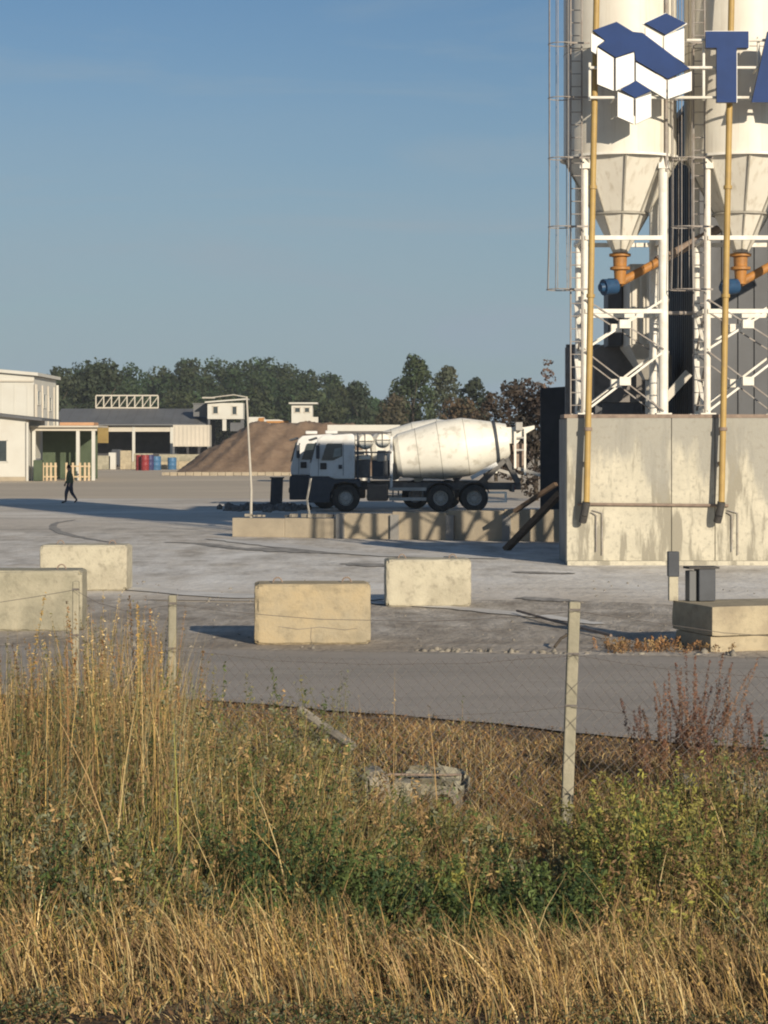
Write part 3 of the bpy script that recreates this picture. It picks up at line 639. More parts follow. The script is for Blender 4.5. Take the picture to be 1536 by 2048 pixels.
far_block(375, 230, 3.2, 0, CONC, 'longest cream concrete block lying under the pale container')
far_block(360, 230, 4.2, .805, CONC2, 'upper cream concrete block right below the pale container', .7)
far_block(205, 226, 1.7, 0, CONC2, 'grey concrete block by the right post of the carport', 1.4)
far_block(225, 226, 0.7, 0, BWHITE, 'small white block beside the dark shed bay', 1.7)
far_block(252, 227, 1.1, 0, CONC, 'cream block standing left of the block stack', 1.9)
o = thing('parked_machine', 'small dark parked machine in the first open shed bay', 'machine', (X(237, 232), 232, 0))
MB().prism([(-.9, .35), (.9, .35), (.95, 1.1), (.4, 1.2), (.2, 2.0), (-.7, 2.0), (-.9, 1.2)], 0, 1.5).build('body', TDARK, o, bevel=.05)
for a in (-.6, .6):
    for yy in (0, 1.3): MB().cyl((a, yy - .05, .38), (a, yy + .2, .38), .38, n=14).build('wheel', TYRE, o, smooth=40)

# ------------------------------------------------------------------ batching plant: wall, bunker, tower
D = 52.0
t = thing('retaining_wall', 'tall stained concrete wall of the bunker under the silos', 'wall', (0, 0, 0))
wx0 = X(1133, D); edges = [wx0, X(1265, D) + .9, X(1430, D), X(1536, D) + 1.4, 16.0, 24.0]
for a, b in zip(edges[:-1], edges[1:]):
    MB().box(((a + b) / 2, D + .2, 1.70), (b - a - .012, .4, 3.38)).build('panel', WALLC, t, bevel=.015)
MB().box(((wx0 + 24) / 2, D + .62, 3.435), (24 - wx0 + .1, 1.2, .085)).build('coping', RSTEEL, t)
MB().box(((wx0 + 24) / 2, D - .12, .05), (24 - wx0, .3, .1)).build('footing', WALLC, t)
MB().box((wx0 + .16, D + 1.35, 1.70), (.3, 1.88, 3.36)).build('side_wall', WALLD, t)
MB().cyl((X(1155, D), D - .06, Z(1008, D)), (X(1456, D), D - .06, Z(1011, D)), .035, n=8).build('conduit', RSTEEL, t)
for a in (1192, 1463):
    MB().tube([(X(a, D), D - .05, Z(1103, D)), (X(a, D), D - .05, Z(1030, D)), (X(a - 10, D), D - .05, Z(1024, D))], .013, 6).build('cable', CAGE, t)
    MB().tube([(X(a + 12, D), D - .05, Z(1110, D)), (X(a + 12, D), D - .05, Z(1026, D)), (X(a - 8, D), D - .05, Z(1020, D))], .011, 6).build('cable', CAGE, t)

# dark boarded wall standing behind the plant, in the shade of the tower
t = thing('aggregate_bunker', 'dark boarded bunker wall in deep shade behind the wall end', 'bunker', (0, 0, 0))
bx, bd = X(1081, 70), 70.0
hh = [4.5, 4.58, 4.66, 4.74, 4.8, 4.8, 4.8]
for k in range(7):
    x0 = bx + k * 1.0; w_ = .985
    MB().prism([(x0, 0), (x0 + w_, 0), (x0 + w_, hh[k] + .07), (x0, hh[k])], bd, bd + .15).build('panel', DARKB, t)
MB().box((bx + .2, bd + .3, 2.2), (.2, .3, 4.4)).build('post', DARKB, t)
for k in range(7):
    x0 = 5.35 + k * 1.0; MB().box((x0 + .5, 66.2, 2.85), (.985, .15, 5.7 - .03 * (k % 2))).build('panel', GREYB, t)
for px in (1136, 1150):
    MB().box((X(px, 66.0), 66.0, 2.8), (.16, .2, 5.6)).build('post', CAGE, t)
for x_ in (X(1163, 54), X(1323, 54), X(1405, 54), X(1564, 54)):
    MB().box((x_, 54.95, 1.735), (.34, .34, 3.47)).build('pier', WALLD, t)

TX0, TX1, TY0, TY1, TH = 8.08, 24.0, 58.2, 64.0, Z(268, 64.0)
t = thing('weigh_bin', 'dark grey weigh bin on legs seen through the first silo legs', 'bin', (0, 0, 0))
MB().prism([(5.62, 3.9), (7.3, 3.9), (7.7, 4.5), (7.7, 5.15), (6.0, 5.5), (5.62, 5.3)], 60.2, 62.2).build('body', GREYB, t)
for x_ in (5.75, 7.2):
    for y_ in (60.35, 62.05): MB().box((x_, y_, 1.948), (.18, .18, 3.896)).build('leg', SLATE, t)
MB().beam((5.7, 60.3, 2.2), (7.2, 60.3, 3.8), .14).build('brace', SLATE, t)
t = thing('mixing_tower', 'tall dark slate clad tower behind the silos', 'tower', (TX0, TY0, 0))
TXM = 12.7; TL = TH - 1.0  # beyond TXM: unseen lower wing, added to shape the shade on the trucks
MB().box(((TXM - TX0) / 2, (TY1 - TY0) / 2, TH / 2), (TXM - TX0, TY1 - TY0, TH)).build('wall', SLATE, t)
MB().box(((TX1 + TXM) / 2 - TX0 + .005, (TY1 - TY0) / 2, TL / 2), (TX1 - TXM - .01, TY1 - TY0 - .02, TL)).build('wall', SLATE, t)
mb = MB()
k = 0.3
while k < TX1 - TX0: mb.box((k, -.025, (TH if k < TXM - TX0 else TL) / 2), (.12, .045, (TH if k < TXM - TX0 else TL) - .1)); k += .42
k = 0.25
while k < TY1 - TY0: mb.box((-.025, k, TH / 2), (.045, .12, TH - .1)); k += .42
mb.build('cladding_rib', SLATE, t)
MB().box(((TXM - TX0) / 2, (TY1 - TY0) / 2, TH + .08), (TXM - TX0 + .3, TY1 - TY0 + .3, .15)).build('roof', SLATE, t)
MB().box(((TX1 + TXM) / 2 - TX0 + .2, (TY1 - TY0) / 2, TL + .08), (TX1 - TXM, TY1 - TY0 + .3, .15)).build('roof', SLATE, t)

# pale dust filter hopper under silo one
D = 57.3; t = thing('filter_hopper', 'pale ribbed filter hopper with tapering foot behind first silo legs', 'hopper', (0, 0, 0))
a, b = X(1260, D), X(1326, D); z0, z1 = Z(690, D), Z(528, D)
MB().box(((a + b) / 2, D + 1.2, (z0 + z1) / 2), (b - a, 2.4, z1 - z0)).build('casing', HOPP, t)
mb = MB(); ribs_x(mb, a, b, D, z0 + .02, z1, .18, .05, .07); mb.build('rib', HOPP, t)
zf = Z(757, D)
MB().add([(a, D, z0), (b, D, z0), (b, D + 2.4, z0), (a, D + 2.4, z0), (b - .35, D + .9, zf), (b - .05, D + .9, zf), (b - .05, D + 1.4, zf), (b - .35, D + 1.4, zf)],
         [(0, 1, 5, 4), (1, 2, 6, 5), (2, 3, 7, 6), (3, 0, 4, 7), (4, 5, 6, 7)]).build('foot', HOPP, t)
MB().cyl((b - .2, D + 1.15, 3.4), (b - .2, D + 1.15, zf + .02), .12, n=10).build('spout', HOPP, t)
MB().beam((X(1318, D), D + .1, Z(812, D)), (X(1378, D), D + .1, Z(746, D)), .26, .2).build('inclined_chute', HOPP, t)
MB().box((X(1243, D), D + 2.2, (z0 + z1) / 2 - .1), (.36, 1.2, z1 - z0 - .3)).build('shaded_side', SLATE, t)  # slate box carrying the shade of the casing's left face in its colour
MB().box(((a + b) / 2 + .4, D + 2.0, (3.4 + z0) / 2), (.12, .12, z0 - 3.4)).build('leg', SLATE, t)

# ------------------------------------------------------------------ silos
SD = 54.0
def make_silo(label):
    t = thing('cement_silo', label, 'silo', (X(1240, SD), SD, 0), group='cement silos on steel legs')
    r = 1.35; zc = Z(320, SD); zm = Z(430, SD); zo = Z(506, SD); zt = zc + 9.5
    MB().lathe([(r, zc), (r, zc + 2.4), (r, zc + 4.8), (r, zt), (0, zt + .5)], 56).build('body', SILO, t, smooth=30)
    rm = r + (0.17 - r) * (zc - zm) / (zc - zo)
    co = MB().lathe([(r + .02, zc - .003), (rm + .01, zm), (.18, zo)], 9, Matrix.Rotation(R(-90), 4, 'Z')).build('cone', SILO, t)
    rg = MB(); rg.lathe([(r + .005, zc - .03), (r + .09, zc - .03), (r + .09, zc + .03), (r + .005, zc + .03)], 56); rg.build('ring', WSTEEL, t, smooth=30)
    MB().lathe([(rm + .005, zm - .03), (rm + .045, zm - .02), (rm + .03, zm + .03), (rm + .02, zm + .04)], 40).build('ring', SEAM, t, smooth=30)
    for zz in (zc + 2.5, zc + 5.0): MB().lathe([(r + .002, zz - .012), (r + .008, zz), (r + .002, zz + .012)], 56).build('weld', SEAM, co)
    for an in (-170, -130, -90, -50, -10):
        a = R(an); d = Vector((math.cos(a), math.sin(a), 0))
        MB().beam(d * (r + .025) + Vector((0, 0, zc - .05)), d * (rm + .02) + Vector((0, 0, zm + .03)), .04, .04).build('cone_rib', SEAM, t)
    for an in (-130, -90, -50, -10):
        a = R(an); d = Vector((math.cos(a), math.sin(a), 0))
        MB().beam(d * (rm + .015) + Vector((0, 0, zm - .03)), d * (.195) + Vector((0, 0, zo + .05)), .03, .03).build('cone_rib', SEAM, t)
    # conduit down the drum
    MB().cyl((.98, -1.02, zc - .4), (.98, -1.02, zt), .035, n=8).build('conduit', CAGE, t)
    # legs and brackets
    lx = .925; lz1 = Z(347, SD)
    leg = None
    for sx in (-1, 1):
        for sy in (-1, 1):
            rr = .115 if sx > 0 else .075
            MB().cyl((sx * lx, sy * lx, 3.48), (sx * lx, sy * lx, lz1), rr, n=14).build('leg', WSTEEL, t, smooth=40)
            MB().add([(sx * lx - .13, sy * lx - .13, lz1), (sx * lx + .13, sy * lx - .13, lz1), (sx * lx + .13, sy * lx + .13, lz1), (sx * lx - .13, sy * lx + .13, lz1),
                      (sx * lx - .1, sy * lx * .98 - .05, zc), (sx * lx + .1, sy * lx * .98 - .05, zc), (sx * lx + .1, sy * lx * .98 + .05, zc), (sx * lx - .1, sy * lx * .98 + .05, zc)],
                     [(0, 3, 2, 1), (4, 5, 6, 7), (0, 1, 5, 4), (1, 2, 6, 5), (2, 3, 7, 6), (3, 0, 4, 7)]).build('leg_bracket', WSTEEL, t)
            MB().box((sx * lx, sy * lx, 3.5), (.36, .36, .04)).build('foot_plate', WSTEEL, t)
    za, zb_, zc_, zd = Z(483, SD), Z(604, SD), Z(706, SD), 3.56
    zbm = Z(627, SD)
    def face(p, q):
        p = Vector(p); q = Vector(q)
        for z, m_, w_ in ((za, WSTEEL, .10), (zbm, WSTEEL, .10)):
            MB().beam(p + Vector((0, 0, z)), q + Vector((0, 0, z)), w_, w_).build('beam', m_, t)
        for z0, z1 in ((zc_ + .05, zb_), (zd, zc_)):
            MB().beam(p + Vector((0, 0, z0)), q + Vector((0, 0, z1)), .085, .05).build('brace', WSTEEL, t)
            n = (q - p).normalized().cross(Vector((0, 0, 1))) * .056
            MB().beam(p + Vector((0, 0, z1)) + n, q + Vector((0, 0, z0)) + n, .05, .03).build('brace', CAGE, t)
            MB().box((p + q) / 2 + Vector((0, 0, (z0 + z1) / 2)) + n * 1.5, (.26, .26, .2) if abs(p.y - q.y) < .01 else (.03, .26, .2)).build('gusset', WSTEEL, t)
    face((-lx, -lx - .06, 0), (lx, -lx - .06, 0)); face((-lx, lx + .06, 0), (lx, lx + .06, 0))
    face((-lx - .06, -lx, 0), (-lx - .06, lx, 0)); face((lx + .06, -lx, 0), (lx + .06, lx, 0))
    MB().cyl((lx + .12, -.2, zbm), (2.85 - lx - .12, -.2, zbm), .045, n=8).build('tie_rail', CAGE, t)
    # outlet, valve, motor, screw conveyor
    MB().lathe([(.17, zo), (.26, zo - .02), (.26, zo - .08), (.17, zo - .1), (.16, zo - .32), (.24, zo - .34), (.24, zo - .4), (.15, zo - .42), (.13, zo - .75)], 20).build('outlet', ORNG, t, smooth=40)
    MB().cyl((-.1, -.05, zo - .8), (-.42, -.2, zo - .84), .18, .2, 16).build('motor', BLUEM, t, smooth=40)
    MB().cyl((-.42, -.2, zo - .84), (-.5, -.24, zo - .85), .12, .1, 12).build('motor_cap', BLUEM, t, smooth=40)
    MB().cyl((-.02, .0, zo - .72), (2.3, .9, zo + .55), .105, n=16).build('screw_conveyor', ORNG, t, smooth=40)
    MB().cyl((.95, .375, zo - .19), (1.05, .41, zo - .135), .145, n=16).build('flange', RSTEEL, t, smooth=40)
    MB().cyl((1.06, .42, zo - .13), (2.5, .98, zo + .66), .111, n=16).build('conveyor_sleeve', RSTEEL, t, smooth=40)
    # ladder and cage on the left front
    lxx, ly = X(1152, 53.0) - X(1240, SD), -1.05
    top = zt
    ld = MB()
    for s in (-.13, .13): ld.cyl((lxx + s, ly, 3.5), (lxx + s, ly, top), .02, n=6)
    lad = ld.build('ladder', CAGE, t)
    rb = MB(); z = 3.7
    while z < 14: rb.cyl((lxx - .13, ly, z), (lxx + .13, ly, z), .013, n=5); z += .30
    o = rb.build('rung', CAGE, lad); o['kind'] = 'stuff'
    cg = None
    hoops = [(Z(y, 53.0)) for y in (-60, 90, 198, 318, 455, 580)]
    for i, z in enumerate(hoops):
        rr = .30 if i < 5 else .34
        pts = [(lxx - .36 + rr * 1.0 * math.cos(a), ly - .05 + rr * math.sin(a), z) for a in np.linspace(R(0), R(360), 15)]
        MB().tube(pts, .013, 5).build('cage_hoop', CAGE, t)
        MB().beam((lxx - .3, ly - .28, z), (lxx + .3, ly - .2, z), .025, .04).build('cage_bracket', CAGE, t)
    for a in np.linspace(R(60), R(300), 6):
        MB().tube([(lxx - .36 + .30 * math.cos(a), ly - .05 + .30 * math.sin(a), hoops[0]), (lxx - .36 + .30 * math.cos(a), ly - .05 + .30 * math.sin(a), hoops[4]),
                   (lxx - .36 + .34 * math.cos(a), ly - .05 + .34 * math.sin(a), hoops[5])], .010, 5).build('cage_strap', CAGE, t)
    return t
s1 = make_silo('cream cement silo with cube emblem in front, left of the two')
s2 = copy_tree(s1); s2['label'] = 'cream cement silo behind the blue letters at the right edge'
s2.location = (X(1481, SD), SD, 0)

# ochre filling pipes
def fill_pipe(pa, pb, label):
    D = 51.66; t = thing('filling_pipe', label, 'pipe', (0, 0, 0), group='ochre cement filling pipes')
    top = (X(pa, 52.2), 52.2, Z(-200, 52.2)); bot = (X(pb, D - .02), D - .02, Z(1004, D))
    top = Vector(top); bot = Vector(bot); mid = bot + (top - bot) * ((Z(835, D) - bot.z) / (top.z - bot.z)) 
    MB().cyl(bot, top, .072, n=14).build('pipe', YPIPE, t, smooth=40)
    MB().tube([bot, bot + Vector((-.05, .05, -.3)), bot + Vector((-.08, .12, -.46))], .092, 12).build('hose', HOSE, t, smooth=40)
    for f in (.12, .34, .52):
        p = bot + (top - bot) * f; MB().cyl(p - (top - bot).normalized() * .04, p + (top - bot).normalized() * .04, .098, n=14).build('flange', YPIPE if f > .2 else RSTEEL, t, smooth=40)
    MB().box(bot + Vector((.02, .2, .9)), (.1, .3, .05)).build('bracket', RSTEEL, t)
fill_pipe(1197, 1173, 'ochre filling pipe running down past the emblem to a black hose')
fill_pipe(1467, 1443, 'ochre filling pipe running down behind the letter T to a black hose')

# ------------------------------------------------------------------ sign: frame, emblem, letters
D = 51.7
def zz1(l): return [(X(1080 + x / 3.368, D), Z(y / 3.368, D)) for x, y in l]
def zp(l): return [(X(x, D), Z(y, D)) for x, y in l]
t = thing('sign_frame', 'white tube frame carrying the emblem and letters across both silos', 'frame', (0, 0, 0))
fy = D + .16
xa, xb = X(1181, D), X(1700, D)
for y in (78, 133, 193): MB().cyl((xa if y != 78 else X(1375, D), fy, Z(y, D)), (xb, fy, Z(y, D)), .035, n=8).build('rail', WSTEEL, t)
for px in (1181, 1297, 1410, 1452, 1520, 1600): MB().cyl((X(px, D), fy + .075, Z(198, D)), (X(px, D), fy + .075, Z(70 if px > 1300 else 122, D)), .035, n=8).build('upright', WSTEEL, t)
for px in (1230, 1297, 1452, 1520):
    for y in (133, 193): MB().cyl((X(px, D), fy, Z(y, D)), (X(px, D), fy + .75, Z(y, D)), .03, n=6).build('strut', WSTEEL, t)
BLUES = ([(355, 205), (515, 148), (625, 215), (690, 222), (1008, 462), (860, 532), (645, 408), (635, 346), (510, 388), (390, 312), (440, 275)],
         [(705, 157), (848, 90), (982, 157), (845, 235)], [(543, 603), (645, 543), (752, 612), (640, 660)])
WHITES = ([(345, 222), (434, 274), (384, 312), (378, 364), (345, 345)], [(386, 320), (496, 390), (496, 612), (386, 566)], [(511, 393), (635, 352), (635, 552), (511, 612)],
          [(646, 420), (850, 540), (850, 667), (646, 545)], [(862, 540), (1022, 480), (1022, 610), (862, 667)], [(710, 182), (822, 244), (822, 326), (710, 268)],
          [(836, 245), (972, 190), (972, 424), (836, 338)], [(523, 618), (630, 662), (630, 834), (523, 787)], [(645, 666), (750, 630), (750, 787), (645, 836)])
t = thing('emblem_sign', 'blue and white emblem of interlocking isometric cubes on first silo', 'sign', (0, 0, 0))
def plate(name, poly, m, y0, th):
    p = MB().prism(poly, y0, y0 + th).build(name, m, t); p.data.materials.append(SIGNE)
    for f in p.data.polygons:
        if abs(f.normal.y) < .5: f.material_index = 1
    return p
for p in WHITES: plate('white_face', zz1(p), SIGNW, D, .12)
for p in BLUES: plate('blue_face', zz1(p), SIGNB, D - .03, .16)
def grow(poly, k):
    cx = sum(p[0] for p in poly) / len(poly); cy = sum(p[1] for p in poly) / len(poly)
    return [(cx + (x - cx) * k, cy + (y - cy) * k) for x, y in poly]
for p in (BLUES[1], BLUES[2]): plate('white_edge', grow(zz1(p), 1.1), SIGNW, D + .06, .05)
t = thing('letter_sign', 'large blue letter T on the white tube frame', 'letter', (0, 0, 0), group='blue sign letters')
plate('letter_face', zp([(1411, 63), (1497, 63), (1497, 96), (1473, 96), (1473, 205), (1433, 205), (1433, 96), (1411, 96)]), SIGNB, D - .03, .14)
plate('white_edge', zp([(1412, 60), (1500, 60), (1500, 98), (1476, 98), (1476, 204), (1440, 204), (1440, 98), (1412, 98)]), SIGNW, D + .112, .03)
t = thing('letter_sign', 'large blue letter A cut off by the right edge of the photo', 'letter', (0, 0, 0), group='blue sign letters')
plate('letter_face', zp([(1503, 205), (1535, 63), (1570, 63), (1602, 205), (1564, 205), (1558, 178), (1547, 178), (1547, 146), (1555, 146), (1552, 98), (1541, 205)]), SIGNB, D - .03, .14)

# ------------------------------------------------------------------ low wall, struts, lamp pole
t = thing('low_wall', 'low concrete wall in front of the mixer trucks with lattice shadow on it', 'wall', (0, 0, 0))
A = Vector((X(470, 67.5), 67.5, 0)); B = Vector((X(1127, 63.9), 63.9, 0)); L = (B - A).length; d = (B - A) / L; ang = math.atan2(d.y, d.x)
n = 6
for i in range(n):
    c = A + d * L * (i + .5) / n; h = [.56, .58, .74, .80, .86, .91][i]
    MB().box((c.x, c.y, h / 2), (L / n - .006, .42, h), rz=ang).build('panel', LOWW, t, bevel=.015)
for i in range(2, n):
    c = A + d * L * (i / n) + Vector((0, -.27, 0)); MB().box((c.x, c.y, .36), (.24, .12, .72), rz=ang).build('pier', WALLD, t)
mb = MB()
for i in range(14):
    u = rnd.uniform(.02, .4); c = A + d * L * u; s = rnd.uniform(.06, .16)
    mb.box((c.x, c.y + rnd.uniform(-.1, .1), .6 + s * .35), (s * 2.0, s * 1.3, s * .7), rz=rnd.uniform(0, 3))
o = mb.build('rubble_crumbs', STONE); tag(o, 'broken concrete crumbs lying on top of the low wall', kind='stuff')
def strut(p, q, w, label):
    o = MB().beam(p, q, w, w * .7).build('timber_strut', WOODB); tag(o, label, 'strut', 'timber struts at the wall end')
strut((X(1012, 58.9), 58.9, 0.02), (X(1122, 57.6), 57.6, Z(985, 57.6)), .2, 'long brown timber strut leaning from the ground to the wall end')
strut((X(1030, 62.9), 62.9, .90), (X(1112, 62.0), 62.0, Z(968, 62)), .15, 'upper brown timber strut leaning above the long one')
t = thing('lamp_pole', 'thin pale lamp pole with a short arm pointing left', 'lamp pole', (X(500, 67.9), 67.9, 0))
hz = Z(793, 67.9)
MB().tube([(0.02, 0, 0), (.04, 0, 1.4), (-.04, 0, hz * .7), (-.1, 0, hz)], [.045, .04, .032, .026], 8).build('pole', GALV, t, smooth=40)
MB().tube([(-.1, 0, hz - .02), (-.5, 0, hz + .05), (-1.15, 0, hz - .03)], .018, 8).build('arm', GALV, t)
MB().box((-1.25, 0, hz - .04), (.4, .14, .05)).build('lamp_head', GALV, t, bevel=.02)
MB().box((0.02, 0, .06), (.3, .3, .12)).build('base', LOWW, t)
t = thing('marker_stake', 'thin bent grey stake leaning in front of the truck cab', 'stake', (X(622, 67.2), 67.2, 0))
MB().tube([(.05, 0, .3), (-.05, 0, .7), (-.12, 0, 1.1), (0, 0, 1.75)], .035, 6).build('rod', GALV, t); MB().box((.05, 0, .25), (.16, .16, .5)).build('base', LOWW, t)
# ------------------------------------------------------------------ blocks
def rough_block(name, size, seed, m, chip=.022):
    sx, sy, sz = size; bm = bmesh.new(); bmesh.ops.create_cube(bm, size=1)
    bmesh.ops.subdivide_edges(bm, edges=bm.edges, cuts=26, use_grid_fill=True)
    from mathutils import noise
    for v in bm.verts:
        p = Vector((v.co.x * sx, v.co.y * sy, v.co.z * sz)); q = p + Vector((seed * 7.3, seed * 3.1, 0))
        near = sorted([sx / 2 - abs(p.x), sy / 2 - abs(p.y), sz / 2 - abs(p.z)])
        nn = noise.fractal(q * 5, 1, 2, 4)
        k = max(0, 1 - near[1] / .035) * chip * (.55 + .9 * max(0, nn + .2))
        corner = max(0, 1 - (near[1] + near[2]) / .12) * chip * 1.3
        dirn = Vector((-math.copysign(1, p.x) if sx / 2 - abs(p.x) < .035 else 0, -math.copysign(1, p.y) if sy / 2 - abs(p.y) < .035 else 0, -math.copysign(1, p.z) if sz / 2 - abs(p.z) < .035 else 0))
        p += dirn * (k + corner) + Vector((nn, nn * .7, nn * .4)) * .006
        v.co = p + Vector((0, 0, sz / 2))
    me = bpy.data.meshes.new(name); bm.to_mesh(me); bm.free(); me.materials.append(m)
    me.polygons.foreach_set('use_smooth', [True] * len(me.polygons)); me.set_sharp_from_angle(angle=R(28))
    return me
def block(px0, px1, ytop, ybot, label, m, seed, rz=0.0, dep=.8, loops=True, lip=False):
    D = GD(ybot); w = (px1 - px0) / F * D; h = (ybot - ytop) / F * D * 1.0
    t = thing('concrete_block', label, 'concrete block', (X((px0 + px1) / 2, D), D + dep / 2, 0), rz, 'loose concrete blocks by the road')
    o = bpy.data.objects.new('body', rough_block('body', (w, dep, h), seed, m)); C.objects.link(o); o.parent = t
    if loops:
        for k in (-.3, .3):
            pts = [(w * k + .07 * math.cos(a), 0, h - .03 + .10 * math.sin(a)) for a in np.linspace(0, math.pi, 9)]
            MB().tube(pts, .012, 6).build('lifting_loop', RSTEEL, t)
    return t
block(-72, 162, 1141, 1263, 'grey-green concrete block cut off by the left edge of the photo', CONC2, 1, R(2))
block(80, 255, 1090, 1182, 'pale cream concrete block standing behind the left-edge block', CONC3, 2, R(-2))
block(506, 739, 1168, 1290, 'largest weathered concrete block with a crack and steel loop on top', CONC4, 3, R(3))
block(770, 941, 1119, 1214, 'clean cream concrete block standing alone before the bunker wall', CONC3, 4, R(2.5))
bl = [o for o in C.objects if o.get('label', '').startswith('largest weathered')][0]
for pts in ([(-.48, -.402, .26), (-.2, -.404, .22), (.1, -.402, .25), (.45, -.404, .21), (.62, -.402, .23)], [(-.02, -.403, .24), (-.03, -.404, .1), (-.01, -.402, .01)]):
    MB().tube(pts, .0035, 5).build('crack', GREYB, bl)
# corner stack at the right
t = thing('block_corner', 'corner of heavy concrete blocks at the right edge beside the road', 'concrete block', (4.42, 30.35, 0), R(17))
for k in range(2):
    for nm, sz, zz, yy in (('front_block', (1.59, 1.3, .40), .225, .65), ('lower_block', (1.57, 1.14, .222), 0, .64)):
        o = bpy.data.objects.new(nm, rough_block(nm, sz, 5 + k * 2 + zz, CONC if k == 0 else CONC3, .005)); C.objects.link(o); o.parent = t; o.location = (.80 + k * 1.6, yy, zz)
t['group'] = 'loose concrete blocks by the road'
t = thing('marker_post', 'short post with black upper half standing on the corner blocks', 'post', (4.055, 31.56, .62))
MB().box((0, 0, .17), (.13, .13, .34)).build('post_foot', CONC3, t, bevel=.01); MB().box((0, 0, .515), (.155, .155, .35)).build('black_cap', TDARK, t, bevel=.01)
t = thing('utility_box', 'dark grey metal box with open left flap on the corner blocks', 'box', (4.45, 31.42, .62), R(10))
MB().box((0.03, 0, .235), (.24, .24, .45)).build('case', TDARK, t, bevel=.01); MB().box((-.165, .03, .22), (.10, .2, .42)).build('flap', ROOFG, t, bevel=.008); MB().box((-.02, 0, .475), (.44, .28, .03)).build('lid', HOSE, t)
# ------------------------------------------------------------------ rubble, rods
def stones(name, pts, label, smin, smax, m=STONE, kind='stuff'):
    Vv, Ff, o = [], [], 0
    ico = bmesh.new(); bmesh.ops.create_icosphere(ico, subdivisions=1, radius=1); iv = np.array([v.co[:] for v in ico.verts]); it = np.array([[v.index for v in f.verts] for f in ico.faces]); ico.free()
    for x, y in pts:
        s = rng.uniform(smin, smax); k = iv * s * rng.uniform(.6, 1.2, 3) * (1 + .25 * rng.normal(size=(len(iv), 1)))
        Vv.append(k + np.array([x, y, gz(x, y) + s * .35])); Ff.append(it + o); o += len(iv)
    ob = npmesh(name, np.concatenate(Vv), tris=np.concatenate(Ff), m=m); tag(ob, label, kind=kind); return ob
pts = []
for _ in range(330):
    x = rng.uniform(-6, 6); dens = 1 if 0.5 < x < 2.6 else .12
    if rng.rand() < dens: pts.append((x, far_edge(x) + abs(rng.normal(0, .22)) + .02))
stones('rubble', pts, 'loose rubble stones along the far edge of the road', .012, .06)
pts = [(rng.uniform(-7, 7), rng.uniform(31, 46)) for _ in range(300)]
stones('yard_stones', pts, 'small scattered stones on the dusty yard', .008, .035)
def rod(l, r, label, m=RSTEEL):
    p = [Vector((X(px, GD(py)), GD(py), .05 + r)) for px, py in l]
    o = MB().tube(p, r, 6).build('steel_rod', m); tag(o, label, 'rod')
rod([(1034, 1230), (1090, 1246), (1150, 1262), (1222, 1281)], .022, 'long thin dark rod lying on the dirt before the corner blocks')
o = MB().tube([(X(1108, 31), 30.9, .03), (X(1122, 31), 31, .14), (X(1146, 31), 31.1, .22)], .02, 6).add([], []).build('dead_branch', BARK); tag(o, 'short dead branch propped beside the concrete fence post', 'branch')
o = MB().add([], []).box((X(898, 53), 53, .07), (.26, .2, .14)).box((X(893, 53), 52.95, .05), (.16, .22, .1)).build('debris_lump', TDARK, bevel=.02); tag(o, 'small dark lump on the yard above the clean cream block', 'debris')

# dark bins left of the trucks and a cluttered shape at their front
D = 97
t = thing('steel_bin', 'dark steel skip left of the truck fronts', 'bin', (X(552, D), D, 0))
MB().prism([(-.25, 0), (.25, 0), (.3, 1.25), (-.2, 1.25)], -.3, .3).build('shell', TDARK, t); MB().box((.05, 0, 1.28), (.6, .7, .05)).build('rim', CHASS, t)
# low spill of dark aggregate at the truck front
pts = [(X(px, 94) + rng.normal(0, .35), 94 + rng.normal(0, 1.4)) for px in rng.uniform(455, 590, 260)]
stones('aggregate_spill', pts, 'scattered dark rubble on the yard in front of the trucks', .04, .2, CHASS)

